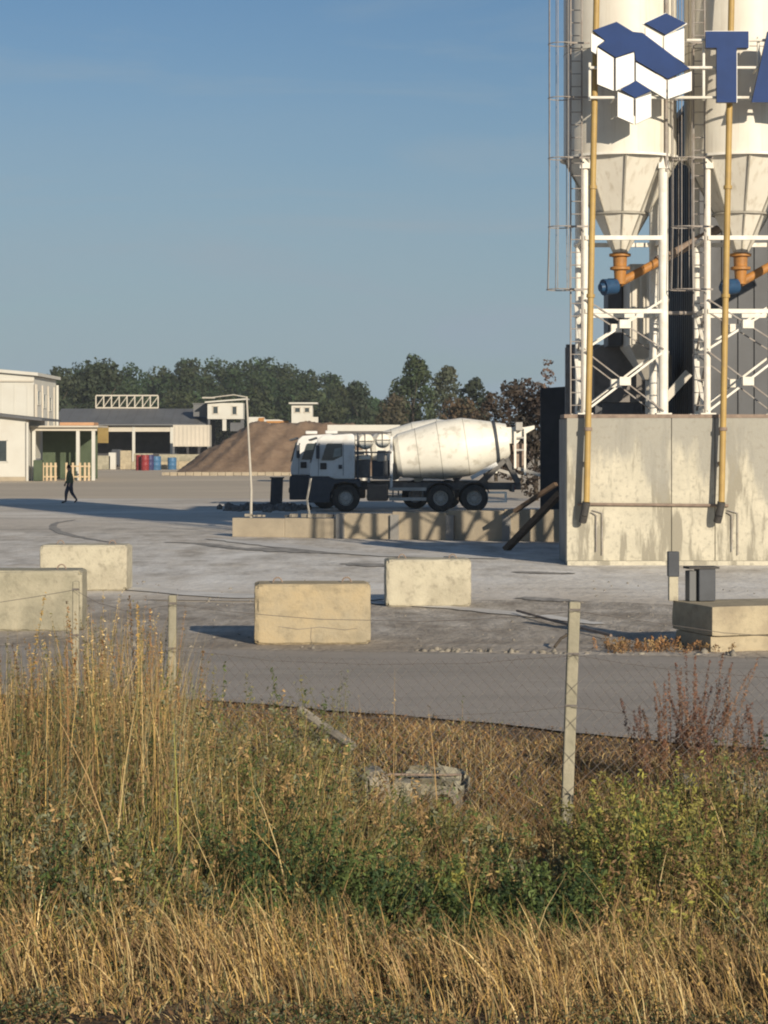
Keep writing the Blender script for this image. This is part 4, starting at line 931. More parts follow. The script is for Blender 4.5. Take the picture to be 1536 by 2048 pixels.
# ------------------------------------------------------------------ mixer trucks
def make_truck(label):
    D = 90.6; t = thing('mixer_truck', label, 'truck', (X(617, D), D, 0), 0, 'concrete mixer trucks')
    hw = 1.22   # local y runs away from the camera; near side at -hw... chassis centre at y = 1.25
    yc = 1.25
    def M(): return MB()
    cab = M().prism([(0.06, 1.42), (0.05, 1.75), (0.36, 2.92), (0.55, 3.08), (1.75, 3.16), (1.86, 3.05), (1.86, 1.32), (1.05, 1.32), (0.8, 1.42)], yc - 1.2, yc + 1.2).build('cab', TWHITE, t, bevel=.05)
    M().prism([(0.0, .38), (0.0, 1.3), (0.05, 1.41), (0.78, 1.41), (1.02, 1.31), (2.05, 1.31), (2.15, 1.0), (2.02, 0.98), (1.9, 1.12), (1.45, 1.2), (1.05, 1.12), (.88, .75), (.85, .38)], yc - 1.23, yc + 1.23).build('bumper', TDARK, t, bevel=.04)
    wpoly = [(0.52, 2.08), (0.72, 2.72), (0.78, 2.76), (1.36, 2.76), (1.36, 2.25), (1.0, 2.08)]
    w_ = M().prism(wpoly, yc - 1.225, yc - 1.19).build('window', GLASS, t); M().prism([(.98, 2.2), (1.3, 2.25), (1.3, 2.6), (1.05, 2.55)], yc - 1.23, yc - 1.226).build('pane', WLIGHT, w_)  # pale patch painted in place of daylight from the far window
    M().prism([(0.085, 1.98), (0.30, 2.80), (0.34, 2.80), (0.12, 1.98)], yc - 1.05, yc + 1.05, Matrix.Translation((-.045, 0, 0))).build('windscreen', GLASS, t)
    M().prism([(.12, 2.86), (.40, 2.95), (.38, 3.02), (.08, 2.92)], yc - 1.1, yc + 1.1, Matrix.Translation((-.1, 0, 0))).build('sun_visor', TDARK, t)
    M().prism([(.40, 1.46), (.42, 2.8), (.405, 2.8), (.385, 1.46)], yc - 1.213, yc - 1.198).build('door_seam', TDARK, t); M().box((1.40, yc - 1.205, 2.12), (.015, .015, 1.3)).build('door_seam', TDARK, t)
    M().box((1.28, yc - 1.22, 1.82), (.14, .05, .16)).build('door_handle', TDARK, t)
    mi_ = M().box((.38, yc - 1.42, 2.42), (.14, .22, .55)).build('mirror', TDARK, t, bevel=.03); M().cyl((.45, yc - 1.2, 2.75), (.38, yc - 1.4, 2.6), .02, n=6).build('mirror_arm', TDARK, mi_)
    M().box((.60, yc - 1.225, 1.85), (.26, .04, .26)).build('step_recess', HOSE, t, bevel=.03)
    for yy in (yc - .9, yc + .9): M().box((-.01, yy, .78), (.06, .35, .2)).build('headlight', GLASS, t, bevel=.02)
    M().box((0.9, yc - .2, 3.22), (.5, .5, .14)).build('roof_hatch', TWHITE, t, bevel=.04)
    # chassis
    for yy in (yc - .42, yc + .42): M().box((4.9, yy, 1.02), (7.4, .09, .28)).build('chassis_rail', CHASS, t)
    for xx in (2.6, 4.0, 5.9, 7.3, 8.4): M().box((xx, yc, 1.02), (.12, .75, .2)).build('crossmember', CHASS, t)
    # wheels
    def wheel(x, y, dual=False):
        r = .56; root = None
        ty = M().lathe([(.30, -.15), (.50, -.16), (r - .02, -.13), (r, -.09), (r, .09), (r - .02, .13), (.50, .16), (.30, .15)], 32, Matrix.Translation((x, y, r)) @ Matrix.Rotation(R(90), 4, 'X')).build('wheel', TYRE, t, smooth=45)
        M().lathe([(.0, .03), (.12, .04), (.14, .10), (.16, .05), (.26, .02), (.30, .12), (.31, .15), (.305, -.1), (0, -.1)] if dual else [(0, .17), (.10, .17), (.13, .12), (.24, .12), (.27, .05), (.30, .14), (.31, .15), (.305, -.1), (0, -.1)], 28, Matrix.Translation((x, y, r)) @ Matrix.Rotation(R(90), 4, 'X')).build('rim', RIM, ty, smooth=40)
        mbn = M()
        for k in range(10): a = k * 2 * math.pi / 10; mbn.cyl((x + .2 * math.cos(a), y - (.03 if dual else .11), r + .2 * math.sin(a)), (x + .2 * math.cos(a), y - (.06 if dual else .15), r + .2 * math.sin(a)), .018, n=5)
        mbn.build('wheel_nut', CHASS, ty)
    for x, du in ((1.5, False), (5.32, True), (6.68, True)):
        wheel(x, yc - 1.03, du); wheel(x, yc + 1.03, du)
        if du: wheel(x, yc - .68, True)
        M().cyl((x, yc - 1.0, .56), (x, yc + 1.0, .56), .09, n=10).build('axle', CHASS, t)
    # mudguards
    for x in (5.32, 6.68):
        pts = [(x + .66 * math.cos(a), .56 + .66 * math.sin(a)) for a in np.linspace(R(20), R(160), 10)]; pts2 = [(x + .63 * math.cos(a), .56 + .63 * math.sin(a)) for a in np.linspace(R(160), R(20), 10)]
        M().prism(pts + pts2, yc - 1.22, yc - .5).build('mudguard', TDARK, t)
    M().box((2.78, yc - 1.0, .78), (.86, .5, .68)).build('fuel_tank', TANKB, t, bevel=.08)
    for z in (.52, .92): M().box((4.0, yc - 1.17, z), (1.5, .04, .13)).build('side_guard', RIM, t)
    for xx in (3.4, 4.6): M().box((xx, yc - 1.13, .72), (.06, .04, .6)).build('guard_post', CHASS, t)
    # water tank and pump behind the cab
    for xx, zz, rr in ((2.28, 2.85, .34), (2.98, 2.9, .33)):
        tk = M().lathe([(0, -.9), (rr * .7, -.88), (rr, -.75), (rr, .75), (rr * .7, .88), (0, .9)], 24, Matrix.Translation((xx, yc - .2, zz)) @ Matrix.Rotation(R(90), 4, 'X')).build('water_tank', DRUM, t, smooth=40)
        M().box((xx, yc - 1.12, zz), (rr * 2, .02, .03)).build('strap', CHASS, tk); M().box((xx, yc - 1.125, zz), (.03, .02, rr * 2)).build('strap', CHASS, tk)
    M().box((2.25, yc - .7, 2.2), (.5, .4, .18)).build('pump', DRUM, t, bevel=.04); M().box((2.2, yc - .5, 1.75), (.55, .7, .7)).build('pump_housing', CHASS, t, bevel=.04)
    M().box((2.95, yc - .6, 2.25), (.4, .5, .45)).build('gearbox', RIM, t, bevel=.06); M().box((2.9, yc - .4, 1.7), (.7, .8, .75)).build('hydraulic_pump', TDARK, t, bevel=.05)
    for z in (1.4, 2.4, 3.2): M().box((2.6, yc - 1.08, z), (1.5, .06, .06)).build('tank_frame', CHASS, t)
    M().box((1.98, yc - 1.08, 2.25), (.08, .08, 1.9)).build('tank_frame', TDARK, t); M().box((3.34, yc - .95, 2.0), (.11, .12, 2.1)).build('pedestal', TWHITE, t); M().box((3.34, yc + .95, 2.0), (.11, .12, 2.1)).build('pedestal', TWHITE, t)
    M().box((3.34, yc, 2.2), (.16, 1.8, .5)).build('pedestal_head', TWHITE, t)
    # drum
    p0 = Vector((3.42, yc, 2.22)); p1 = Vector((8.0, yc, 2.84)); ax = (p1 - p0).normalized(); q = ax.to_track_quat('Z', 'Y').to_matrix().to_4x4()
    T = Matrix.Translation(p0) @ q
    dr = M().lathe([(0, 0), (.5, .02), (.78, .10), (.90, .28), (1.16, 1.75), (1.2, 1.95), (1.2, 2.95), (1.16, 3.12), (.86, 4.25)], 56, T).build('drum', DRUM, t, smooth=20)
    M().lathe([(.872, 4.16), (.93, 4.17), (.93, 4.28), (.872, 4.29)], 48, T).build('drum_ring', TDARK, dr, smooth=30)
    M().lathe([(.85, 4.26), (.72, 4.72), (.55, 4.74), (.5, 4.4)], 40, T).build('drum_mouth', DRUM, dr, smooth=30)
    for s in (1.0, 1.9, 2.98): M().lathe([(np.interp(s, [.28, 1.75, 1.95, 2.95, 3.12], [.9, 1.16, 1.2, 1.2, 1.16]) + .002, s - .012), (np.interp(s, [.28, 1.75, 1.95, 2.95, 3.12], [.9, 1.16, 1.2, 1.2, 1.16]) + .008, s), (np.interp(s, [.28, 1.75, 1.95, 2.95, 3.12], [.9, 1.16, 1.2, 1.2, 1.16]) + .002, s + .012)], 48, T).build('weld', SEAM, dr)
    a = R(-62)
    M().cyl(T @ Vector((0, -.92, .9)) + Vector((0, .08, -.02)), T @ Vector((0, -1.055, .9)), .2, n=18).build('inspection_hatch', DRUM, dr, smooth=40)
    # rear: hopper, ladder, supports, chutes
    M().prism([(7.75, 3.42), (8.75, 3.42), (9.15, 3.50), (9.15, 3.35), (8.7, 3.1), (8.45, 2.75), (8.1, 2.75)], yc - .6, yc + .6).build('charge_hopper', DRUM, t, bevel=.03)
    M().box((8.35, yc - .75, 2.6), (.09, .09, 1.7)).build('rear_post', DRUM, t); M().box((8.75, yc - .75, 2.45), (.08, .08, 1.9)).build('rear_post', DRUM, t); M().box((8.55, yc - .75, 3.0), (.5, .05, .07)).build('step', RIM, t); M().box((8.55, yc - .75, 2.5), (.5, .05, .07)).build('step', RIM, t)
    M().box((8.5, yc - .8, 3.45), (.28, .3, .34)).build('water_box', RIM, t, bevel=.03)
    M().prism([(8.25, 2.75), (8.85, 2.75), (8.75, 1.9), (8.4, 1.7)], yc - .4, yc + .4).build('discharge_funnel', RSTEEL, t)
    for s in (-.55, .55):
        M().beam((7.0, yc + s, 1.16), (7.95, yc + s, 2.1), .16, .2).build('drum_support', CHASS, t); M().beam((8.5, yc + s, 1.16), (8.0, yc + s, 2.15), .16, .2).build('drum_support', CHASS, t)
    M().beam((6.55, yc - 1.1, 1.36), (7.6, yc - 1.1, 1.95), .22, .16).build('spare_chute', TWHITE, t)
    M().beam((8.5, yc - .3, 1.75), (9.8, yc - .5, 1.35), .42, .12).build('swing_chute', RIM, t)
    M().box((7.55, yc - 1.1, .78), (.8, .05, .08)).build('rear_bumper', DRUM, t); M().box((7.55, yc - 1.1, .42), (.9, .05, .08)).build('rear_bumper', DRUM, t); M().box((7.2, yc - 1.1, .6), (.09, .06, .42)).build('rear_bumper', DRUM, t); M().box((7.95, yc - 1.1, .6), (.09, .06, .42)).build('rear_bumper', DRUM, t)
    M().box((8.25, yc, .95), (.1, 2.3, .3)).build('tail_board', CHASS, t)
    for s in (-.9, .9): M().box((8.32, yc + s, .95), (.04, .3, .14)).build('tail_light', REDP, t)
    return t
tr1 = make_truck('white cabbed cement mixer truck with cream drum, nearer of the pair')
tr2 = copy_tree(tr1); tr2['label'] = 'second mixer truck mostly hidden behind the first, its cab sticking out left'
tr2.location = (tr1.location.x - .95, 94.8, 0)

# ------------------------------------------------------------------ person walking
D = 103.0
def person():
    t = thing('person', 'person in a dark olive jacket and dark trousers walking left across the yard', 'person', (X(140, D), D, 0), 0)
    me = bpy.data.meshes.new('body'); bm = bmesh.new(); V = {}; rad = {}
    def v(n, co, r): V[n] = bm.verts.new(co); rad[n] = r
    v('pel', (0, 0, .95), .18); v('wai', (-.01, 0, 1.1), .175); v('che', (-.03, 0, 1.3), .20); v('nek', (-.04, 0, 1.48), .065); v('hd0', (-.06, 0, 1.58), .085); v('hd1', (-.07, 0, 1.68), .085)
    E = [('pel', 'wai'), ('wai', 'che'), ('che', 'nek'), ('nek', 'hd0'), ('hd0', 'hd1')]
    for s, nm in ((-1, 'l'), (1, 'r')):
        f = s * .20
        v('hip' + nm, (0, s * .1, .9), .125); v('kne' + nm, (-.16 if s < 0 else .06, s * .1, .5), .088); v('ank' + nm, (-.18 if s < 0 else .30, s * .1, .1 if s < 0 else .16), .045); v('toe' + nm, (-.38 if s < 0 else .18, s * .1, .04), .038)
        E += [('pel', 'hip' + nm), ('hip' + nm, 'kne' + nm), ('kne' + nm, 'ank' + nm), ('ank' + nm, 'toe' + nm)]
        v('sho' + nm, (-.03, s * .2, 1.40), .095); v('elb' + nm, (.08 if s < 0 else -.1, s * .26, 1.13), .07); v('wri' + nm, (.02 if s < 0 else -.24, s * .26, .93), .036); v('plm' + nm, (0 if s < 0 else -.27, s * .26, .87), .036)
        E += [('che', 'sho' + nm), ('sho' + nm, 'elb' + nm), ('elb' + nm, 'wri' + nm), ('wri' + nm, 'plm' + nm)]
        bx = 0 if s < 0 else -.28
        for k, (dx, dy, dz) in enumerate(((-.03, -.0, -.08), (-.01, .012, -.09), (.01, .018, -.085), (.025, .02, -.07), (-.05, -.01, -.035))):
            v('f%d' % k + nm, (bx + dx, s * .26 + dy, .86 + dz), .009); E.append(('plm' + nm, 'f%d' % k + nm))
    for a, b in E: bm.edges.new((V[a], V[b]))
    bm.verts.index_update(); names = {V[n].index: n for n in V}
    bm.to_mesh(me); bm.free()
    o = bpy.data.objects.new('skin_rig', me); C.objects.link(o)
    sk = o.modifiers.new('s', 'SKIN')
    for i, n in names.items(): me.skin_vertices[0].data[i].radius = (rad[n], rad[n] * (1.25 if n in ('pel', 'che', 'wai') else 1)); me.skin_vertices[0].data[i].use_root = (n == 'pel')
    o.modifiers.new('u', 'SUBSURF').render_levels = 2; o.modifiers['u'].levels = 2
    dg = bpy.context.evaluated_depsgraph_get(); m2 = bpy.data.meshes.new_from_object(o.evaluated_get(dg)); bpy.data.objects.remove(o)
    m2.materials.clear()
    for m in (SKIN, JACK, TROU, SHOE): m2.materials.append(m)
    zs = np.array([p.center[:] for p in m2.polygons])
    for p in m2.polygons:
        z, y = p.center.z, abs(p.center.y)
        i = 0
        if z < .11: i = 3
        elif z < .95 and y < .215: i = 2
        elif z < 1.49 and not (z < .94 and y >= .215): i = 1
        p.material_index = i; p.use_smooth = True
    b = bpy.data.objects.new('body', m2); C.objects.link(b); b.parent = t
    MB().lathe([(.092, -.03), (.1, .03), (.085, .09), (.04, .12), (0, .125)], 14, Matrix.Translation((-.055, 0, 1.65))).build('hair', HAIR, t, smooth=60)
    MB().add([(-.145, -.015, 1.60), (-.145, .015, 1.60), (-.175, 0, 1.595), (-.15, 0, 1.64)], [(0, 1, 2), (0, 2, 3), (1, 3, 2), (0, 3, 1)]).build('nose', SKIN, t)
    return t
person()

# ------------------------------------------------------------------ wire fence
t = thing('wire_fence', 'sagging wire fence on concrete posts at the edge of the weeds', 'fence', (0, 0, 0))
def fpost(px0, y0, px1, y1, D, w=.09):
    a = Vector((X(px1, D), D, min(Z(y1, D), gz(X(px1, D), D) - .05))); b = Vector((X(px0, D), D, Z(y0, D)))
    o = MB().beam(a, b, w, w).build('post', CONC2, t, bevel=.012)
    for f in (.60, .80, .97): MB().beam(a + (b - a) * f + Vector((0, -w * .51, -.008)), a + (b - a) * f + Vector((0, -w * .51, .008)), w * 1.03, .006).build('wire_tie', WIRE, o)
    return a, b
FD = 17.6
P1 = fpost(1149, 1203, 1130, 1720, FD); P2 = fpost(345, 1190, 343, 1720, FD + .6, .066); P3 = fpost(152, 1162, 150, 1700, FD + .9, .055); P4 = (Vector((X(-500, FD + 1), FD + 1, -.4)), Vector((X(-500, FD + 1), FD + 1, 1.6))); P0 = (Vector((X(1950, FD - .4), FD - .4, -.4)), Vector((X(1950, FD - .4), FD - .4, 1.45)))
posts = [P4, P3, P2, P1, P0]
for f in (.97, .80, .60):
    for (a0, b0), (a1, b1) in zip(posts[:-1], posts[1:]):
        p = a0 + (b0 - a0) * f; q = a1 + (b1 - a1) * f
        pts = [p + (q - p) * (i / 8) + Vector((0, -.06, -.10 * math.sin(math.pi * i / 8) - .02 * rnd.random())) for i in range(9)]
        MB().tube(pts, .0022, 4).build('wire', WIRE, t)
# diamond mesh as one part
for pa, pb in ((posts[3], posts[4]), (posts[2], posts[3])):
    mb = MB(); (a0, b0), (a1, b1) = pa, pb
    nn = int((a1 - a0).length / .085); rows = 18
    def fp(u, h):
        f = u / nn; lo = a0 + (a1 - a0) * f; hi = b0 + (b1 - b0) * f
        return lo + (hi - lo) * (h * .80) + Vector((0, -.055, -.06 * math.sin(math.pi * f)))
    for i in range(-rows, nn):
        for sgn in (1, -1):
            pts = [(i + k if sgn > 0 else i + rows - k, k / rows) for k in range(0, rows + 1, 3)]
            pts = [p for p in pts if 0 <= p[0] <= nn]
            for p, q in zip(pts[:-1], pts[1:]): mb.cyl(fp(*p), fp(*q), .0019, n=3, caps=False)
    o = mb.build('chain_link', WIRE, t); o['kind'] = 'stuff'

# ------------------------------------------------------------------ debris in the verge
def slab(name, label, pts, D, z0, m, th=.35, cat='debris'):
    poly = [(X(px, D), Z(py, D)) for px, py in pts]
    o = MB().prism(poly, D, D + th).build(name, m, bevel=.02); tag(o, label, cat)
def lump(name, label, px, py, D, size, rot, m, seed, chip=.06, cat='debris'):
    o = bpy.data.objects.new(name, rough_block(name, size, seed, m, chip)); C.objects.link(o)
    o.location = (X(px, D), D, Z(py, D)); o.rotation_euler = rot; tag(o, label, cat); return o
lump('culvert_slab', 'pale broken culvert lump lying among the weeds, left of the pipe end', 752, 1622, 18.8, (.22, .3, .36), (.05, -.12, .3), STONE, 11)
lump('culvert_slab', 'flat grey culvert lid lying over the dark pipe end in the verge', 868, 1585, 19.3, (.56, .5, .17), (.10, .07, -.2), CONC2, 12, .11)
lump('culvert_slab', 'small grey slab between the pale lump and the culvert lid', 805, 1622, 19.0, (.26, .3, .26), (0, .1, -.2), CONC2, 13)
t = thing('concrete_pipe', 'end of a broken concrete pipe showing a dark arched mouth', 'pipe', (X(885, 19.0), 18.95, Z(1610, 19.0)), R(-12))
MB().lathe([(.10, 0), (.135, 0), (.135, .8), (.10, .8), (.10, 0)], 24, Matrix.Rotation(R(-90), 4, 'X')).build('pipe_ring', STONE, t, smooth=40)
MB().cyl((0, .25, 0), (0, .27, 0), .10, n=20).build('black_plug', HOSE, t)  # black disc closing the bore a little inside the mouth
o = MB().tube([(X(745, 19), 18.85, Z(1543, 19)), (X(880, 19), 19.05, Z(1552, 19)), (X(930, 19), 19.2, Z(1556, 19))], .011, 8).build('rusty_pipe', RSTEEL); tag(o, 'thin rusty pipe lying across the culvert slabs', 'pipe')
o = MB().tube([(X(600, 20.5), 20.5, Z(1420, 20.5)), (X(660, 20.3), 20.3, Z(1462, 20.3)), (X(705, 20.1), 20.1, Z(1492, 20.1))], .045, 8).build('dead_log', STONE); tag(o, 'pale broken branch lying on the weeds near the road', 'branch')
lump('broken_slab', 'pale concrete lump in the grass at the right edge', 1505, 1598, 18.2, (.42, .4, .2), (.05, .04, .2), STONE, 14)
o = MB().box((X(1373, 18.6), 18.6, Z(1556, 18.6)), (.14, .12, .07), rz=.4).box((X(1385, 18.6), 18.62, Z(1570, 18.6)), (.10, .16, .09), rz=-.3).build('litter_can', ROOFG, bevel=.01); tag(o, 'grey crumpled can beside the dry dock stalks', 'litter')

# ------------------------------------------------------------------ vegetation
class Acc:
    def __init__(s): s.V = []; s.Q = []; s.T = []; s.K = []; s.n = 0
    def blades(s, x, y, h, w, lean, ang, col, K=3, z=None, curl=2.0, taper=.6):
        """vectorised tapering blades. all arrays (n,)"""
        n = len(x); z = gz(x, y) - .02 if z is None else z
        dx, dy = np.cos(ang), np.sin(ang)
        wa = rng.uniform(0, math.pi, n); wx, wy = np.where(np.cos(wa) < 0, -1, 1) * (.35 + .65 * np.abs(np.cos(wa))), np.sin(wa) * .5
        P = []
        for k in range(K + 1):
            t = k / K
            cx = x + dx * h * lean * t ** curl; cyy = y + dy * h * lean * t ** curl; cz = z + h * t * (1 - .25 * np.abs(lean) * t)
            if k < K:
                ww = w * (1 - t) ** taper * .5
                P.append(np.stack([cx - wx * ww, cyy - wy * ww, cz], 1)); P.append(np.stack([cx + wx * ww, cyy + wy * ww, cz], 1))
            else: P.append(np.stack([cx, cyy, cz], 1))
        m = 2 * K + 1; V = np.stack(P, 1).reshape(-1, 3); b = s.n + np.arange(n) * m
        for k in range(K - 1): s.Q.append(np.stack([b + 2 * k, b + 2 * k + 1, b + 2 * k + 3, b + 2 * k + 2], 1))
        s.T.append(np.stack([b + 2 * K - 2, b + 2 * K - 1, b + 2 * K], 1))
        s.V.append(V); s.K.append(np.repeat(col, m, axis=0)); s.n += len(V)
    def leaves(s, P, nrm, size, col, jag=.7, asp=.36):
        V, Qd, K = leaf_quads(P, nrm, size, col, jag, asp); s.V.append(V); s.Q.append(Qd + s.n); s.K.append(K); s.n += len(V)
    def stems(s, x, y, h, w, lean, ang, scol, nl, lsize, lcol, lo=.15, hi=1.0, spread=.05, K=4, var=.25, droop=0.0):
        s.blades(x, y, h, w, lean, ang, scol, K, taper=.25)
        n = len(x); i = np.repeat(np.arange(n), nl); t = lo + (hi - lo) * rng.uniform(0, 1, len(i)) ** .8
        z0 = gz(x, y) - .02; hh, ll = h[i], lean[i]
        cx = x[i] + np.cos(ang[i]) * hh * ll * t ** 2; cy_ = y[i] + np.sin(ang[i]) * hh * ll * t ** 2; cz = z0[i] + hh * t * (1 - .25 * np.abs(ll) * t)
        sp = spread * (1.1 - t)[:, None] if np.isscalar(spread) else spread[i][:, None] * (1.1 - t)[:, None]
        a = rng.normal(size=(len(i), 3)); a[:, 2] *= .5
        P = np.stack([cx, cy_, cz], 1) + a * sp
        c = lcol[i] * rng.uniform(1 - var, 1 + var, (len(i), 1))
        nr = a / (np.linalg.norm(a, axis=1)[:, None] + 1e-9) + np.array([0, -.4, .6])
        s.leaves(P, nr, lsize * rng.uniform(.6, 1.4, len(i)), c)
    def obj(s, name, label=None, parent=None, kind=None):
        o = npmesh(name, np.concatenate(s.V), np.concatenate(s.Q), np.concatenate(s.T) if s.T else None, np.concatenate(s.K), PLANT, parent)
        tag(o, label, kind=kind); return o
def pal(n, cols, p=None, var=.2):
    c = np.array(cols)[rng.choice(len(cols), n, p=p)]
    return c * rng.uniform(1 - var, 1 + var, (n, 1))
GOLD = (.52, .345, .12); STRAW = (.60, .46, .225); TAN = (.37, .245, .11); BROWN = (.18, .11, .055); RUST = (.29, .155, .07)
OLIVE = (.17, .155, .055); GREEN = (.09, .125, .036); DGREEN = (.038, .066, .024); YGREEN = (.265, .25, .06); GREYG = (.155, .16, .095)
U = rng.uniform
def scat(n, d0, d1, p0, p1):
    """points spread evenly over a wedge of the view: distance d0-d1, photo columns p0-p1"""
    d = np.sqrt(U(d0 ** 2, d1 ** 2, n)); return (U(p0, p1, n) - 768) / F * d, d

# front golden grass
A_ = Acc()
def wav(x, y, k): return np.sin(x * k + 1.3) * np.sin(y * k * 1.3 + x * .7 * k) + .6 * np.sin(x * k * 2.3 - y * k * 1.1 + 2)
tx, ty = scat(620, 10.7, 12.5, -260, 1800); per = rng.randint(8, 42, 620); ti = np.repeat(np.arange(620), per); n = len(ti)
ox, oy = rng.normal(0, .05, n), rng.normal(0, .05, n); x, y = tx[ti] + ox, ty[ti] + oy; px = x / y * F + 768
thin = np.where(y < 12.0, np.where((px > 720) & (px < 1060), .22, np.where(px < 150, .3, 1.0)), 1.0); kp = rng.rand(n) < thin; ti, ox, oy, x, y, px = ti[kp], ox[kp], oy[kp], x[kp], y[kp], px[kp]; n = len(ti)
tuft_h = U(.5, 1.35, 620)[ti]; tuft_c = U(.75, 1.25, (620, 1))[ti]; tuft_a = U(2.2, 3.9, 620)[ti]
tall = np.interp(y, [10.5, 11.05, 11.35, 11.9, 12.5], [.06, .10, .27, .36, .30]) * (1 + .35 * wav(x, y, 1.7)) 
h = np.clip(tall, .05, .6) * U(.4, 1.15, n) * tuft_h
dull_sp = wav(x + 3, y, 1.1)  # patches where blades turn olive, brown and grey-green
col = np.where((dull_sp > .75)[:, None], pal(n, [OLIVE, BROWN, GREYG, TAN], None, .3), pal(n, [GOLD, STRAW, TAN, BROWN, OLIVE], [.13, .15, .34, .25, .13], .35))
A_.blades(x, y, h, U(.005, .012, n), U(.05, .9, n), np.where(rng.rand(n) < .6, tuft_a + U(-.5, .5, n), np.arctan2(oy, ox)), col * tuft_c, 3)
n = 5000; x, y = scat(n, 10.8, 12.6, -260, 1800); A_.blades(x, y, U(.03, .2, n), U(.005, .010, n), U(.2, 1.6, n), U(0, 6.28, n), pal(n, [GOLD, TAN, BROWN, OLIVE, GREYG], None, .35), 3)
n = 500; x, y = scat(n, 11.0, 12.6, -150, 1700); A_.stems(x, y, U(.25, .55, n), U(.004, .007, n), U(.1, .6, n), U(2.2, 4.1, n), pal(n, [STRAW, GOLD, TAN]), 8, .011, pal(n, [GOLD, TAN, BROWN]), .6, 1.0, .014)
A_.obj('dry_grass', 'golden dry grass standing along the bottom of the photo', kind='stuff')
# low dark creeping plants at the very front
A_ = Acc(); n = 24000; x, y = scat(n, 10.4, 12.1, -200, 1750); px = x / y * F + 768
k = np.where(y < 11.6, wav(x, y, 2.0), -.4) + .6 * (px < 150) + .8 * ((px > 720) & (px < 1060)); keep = k > .2; x, y = x[keep], y[keep]; n = len(x)
A_.leaves(np.stack([x, y, gz(x, y) + U(0, .13, n)], 1), np.tile([0, -.5, .8], (n, 1)), U(.006, .017, n), pal(n, [DGREEN, GREYG, BROWN, OLIVE], [.35, .25, .25, .15], .35), 1.0)
A_.obj('creeping_weeds', 'low dark creeping plants in patches along the bottom edge', kind='stuff')
# litter / dark thatch on the near ground
A_ = Acc(); n = 26000; x, y = scat(n, 10.2, 17.5, -200, 1750)
A_.leaves(np.stack([x, y, gz(x, y) + U(0, .06, n)], 1), np.tile([0, -.3, 1.0], (n, 1)), U(.008, .028, n), pal(n, [BROWN, TAN, DGREEN, OLIVE, STRAW], [.38, .28, .12, .12, .1], .35), 1.0)
A_.obj('leaf_litter', 'dead leaves and thatch covering the ground under the weeds', kind='stuff')
# mid weeds: leafy green and olive
def hmid(px): return np.interp(px, [-200, 0, 120, 300, 420, 560, 690, 750, 900, 1100, 1250, 1330, 1420, 1540, 1750], [1.40, 1.40, 1.45, 1.40, 1.25, 1.18, 1.02, .74, .62, .36, .80, .80, .84, .95, .95])
A_ = Acc(); n = 2700; x, y = scat(n, 12.1, 17.0, -260, 1800); px = x / y * F + 768
fall = np.interp(y, [12.1, 13.0, 14.3, 16.8], [.34, .55, .9, 1.0])
h = hmid(px) * fall * U(.4, 1.1, n) * (1 + .18 * wav(x, y, 1.6))
g1 = wav(x, y, 1.5) + .5 * wav(x + 5, y, 4.0)
dark = ((px > 430) & (px < 780) | (px > 1000) & (px < 1200)) & (y < 14.0)
lc = np.where((g1 > .55)[:, None], pal(n, [DGREEN, GREEN, OLIVE], [.35, .35, .3]), np.where((g1 < -.5)[:, None], pal(n, [TAN, OLIVE, BROWN, GREYG], None), pal(n, [OLIVE, GREEN, TAN, GREYG, BROWN], [.34, .20, .14, .24, .08])))
lc[dark] = pal(dark.sum(), [DGREEN, GREEN, OLIVE], [.5, .3, .2])
right = (px > 1170) & (px < 1430); lc[right] = pal(right.sum(), [YGREEN, OLIVE, YGREEN, BROWN, TAN], None)
ll = (px < 420); lc[ll] = pal(ll.sum(), [OLIVE, TAN, GREYG, BROWN, GREEN, DGREEN], [.30, .12, .24, .08, .16, .10])
A_.stems(x, y, h, U(.005, .010, n), U(0, .35, n), U(0, 6.28, n), pal(n, [OLIVE, TAN, GREEN, BROWN]), 46, .019, lc, .12, 1.0, .09, 4, .4)
n = 15000; x, y = scat(n, 12.0, 17.4, -260, 1800); px = x / y * F + 768
h = hmid(px) * np.interp(y, [12., 13.0, 14.3, 17], [.34, .55, .9, 1.]) * U(.35, 1.06, n)
cc = pal(n, [GOLD, TAN, OLIVE, YGREEN, BROWN, STRAW, GREYG], [.12, .16, .26, .12, .12, .08, .14], .35)
A_.blades(x, y, h, U(.004, .011, n), U(.02, .6, n), U(0, 6.28, n), cc, 4)
# long bare stalks leaning through the tangle
n = 260; x, y = scat(n, 12.6, 17, -200, 1700); px = x / y * F + 768
A_.blades(x, y, hmid(px) * U(.7, 1.15, n), U(.008, .014, n), U(.1, .9, n), U(0, 6.28, n), pal(n, [STRAW, GOLD, TAN, YGREEN]), 5)
n = 150; x, y = scat(n, 17.2, 20.5, 520, 1000)
A_.stems(x, y, U(.25, .85, n), U(.005, .008, n), U(0, .35, n), U(0, 6.28, n), pal(n, [TAN, STRAW, OLIVE, GREYG]), 16, .014, pal(n, [OLIVE, GREYG, TAN, GREEN]), .2, 1.0, .04, 4, .35)
n = 130; x, y = scat(n, 17.4, 21.5, 380, 720)
A_.stems(x, y, U(.4, 1.0, n), U(.005, .009, n), U(0, .3, n), U(0, 6.28, n), pal(n, [OLIVE, GREYG]), 40, .016, pal(n, [OLIVE, GREYG, GREEN]), .1, 1.0, .06, 4, .35)
A_.obj('weeds', 'tangled green and olive weeds filling the ditch', kind='stuff')
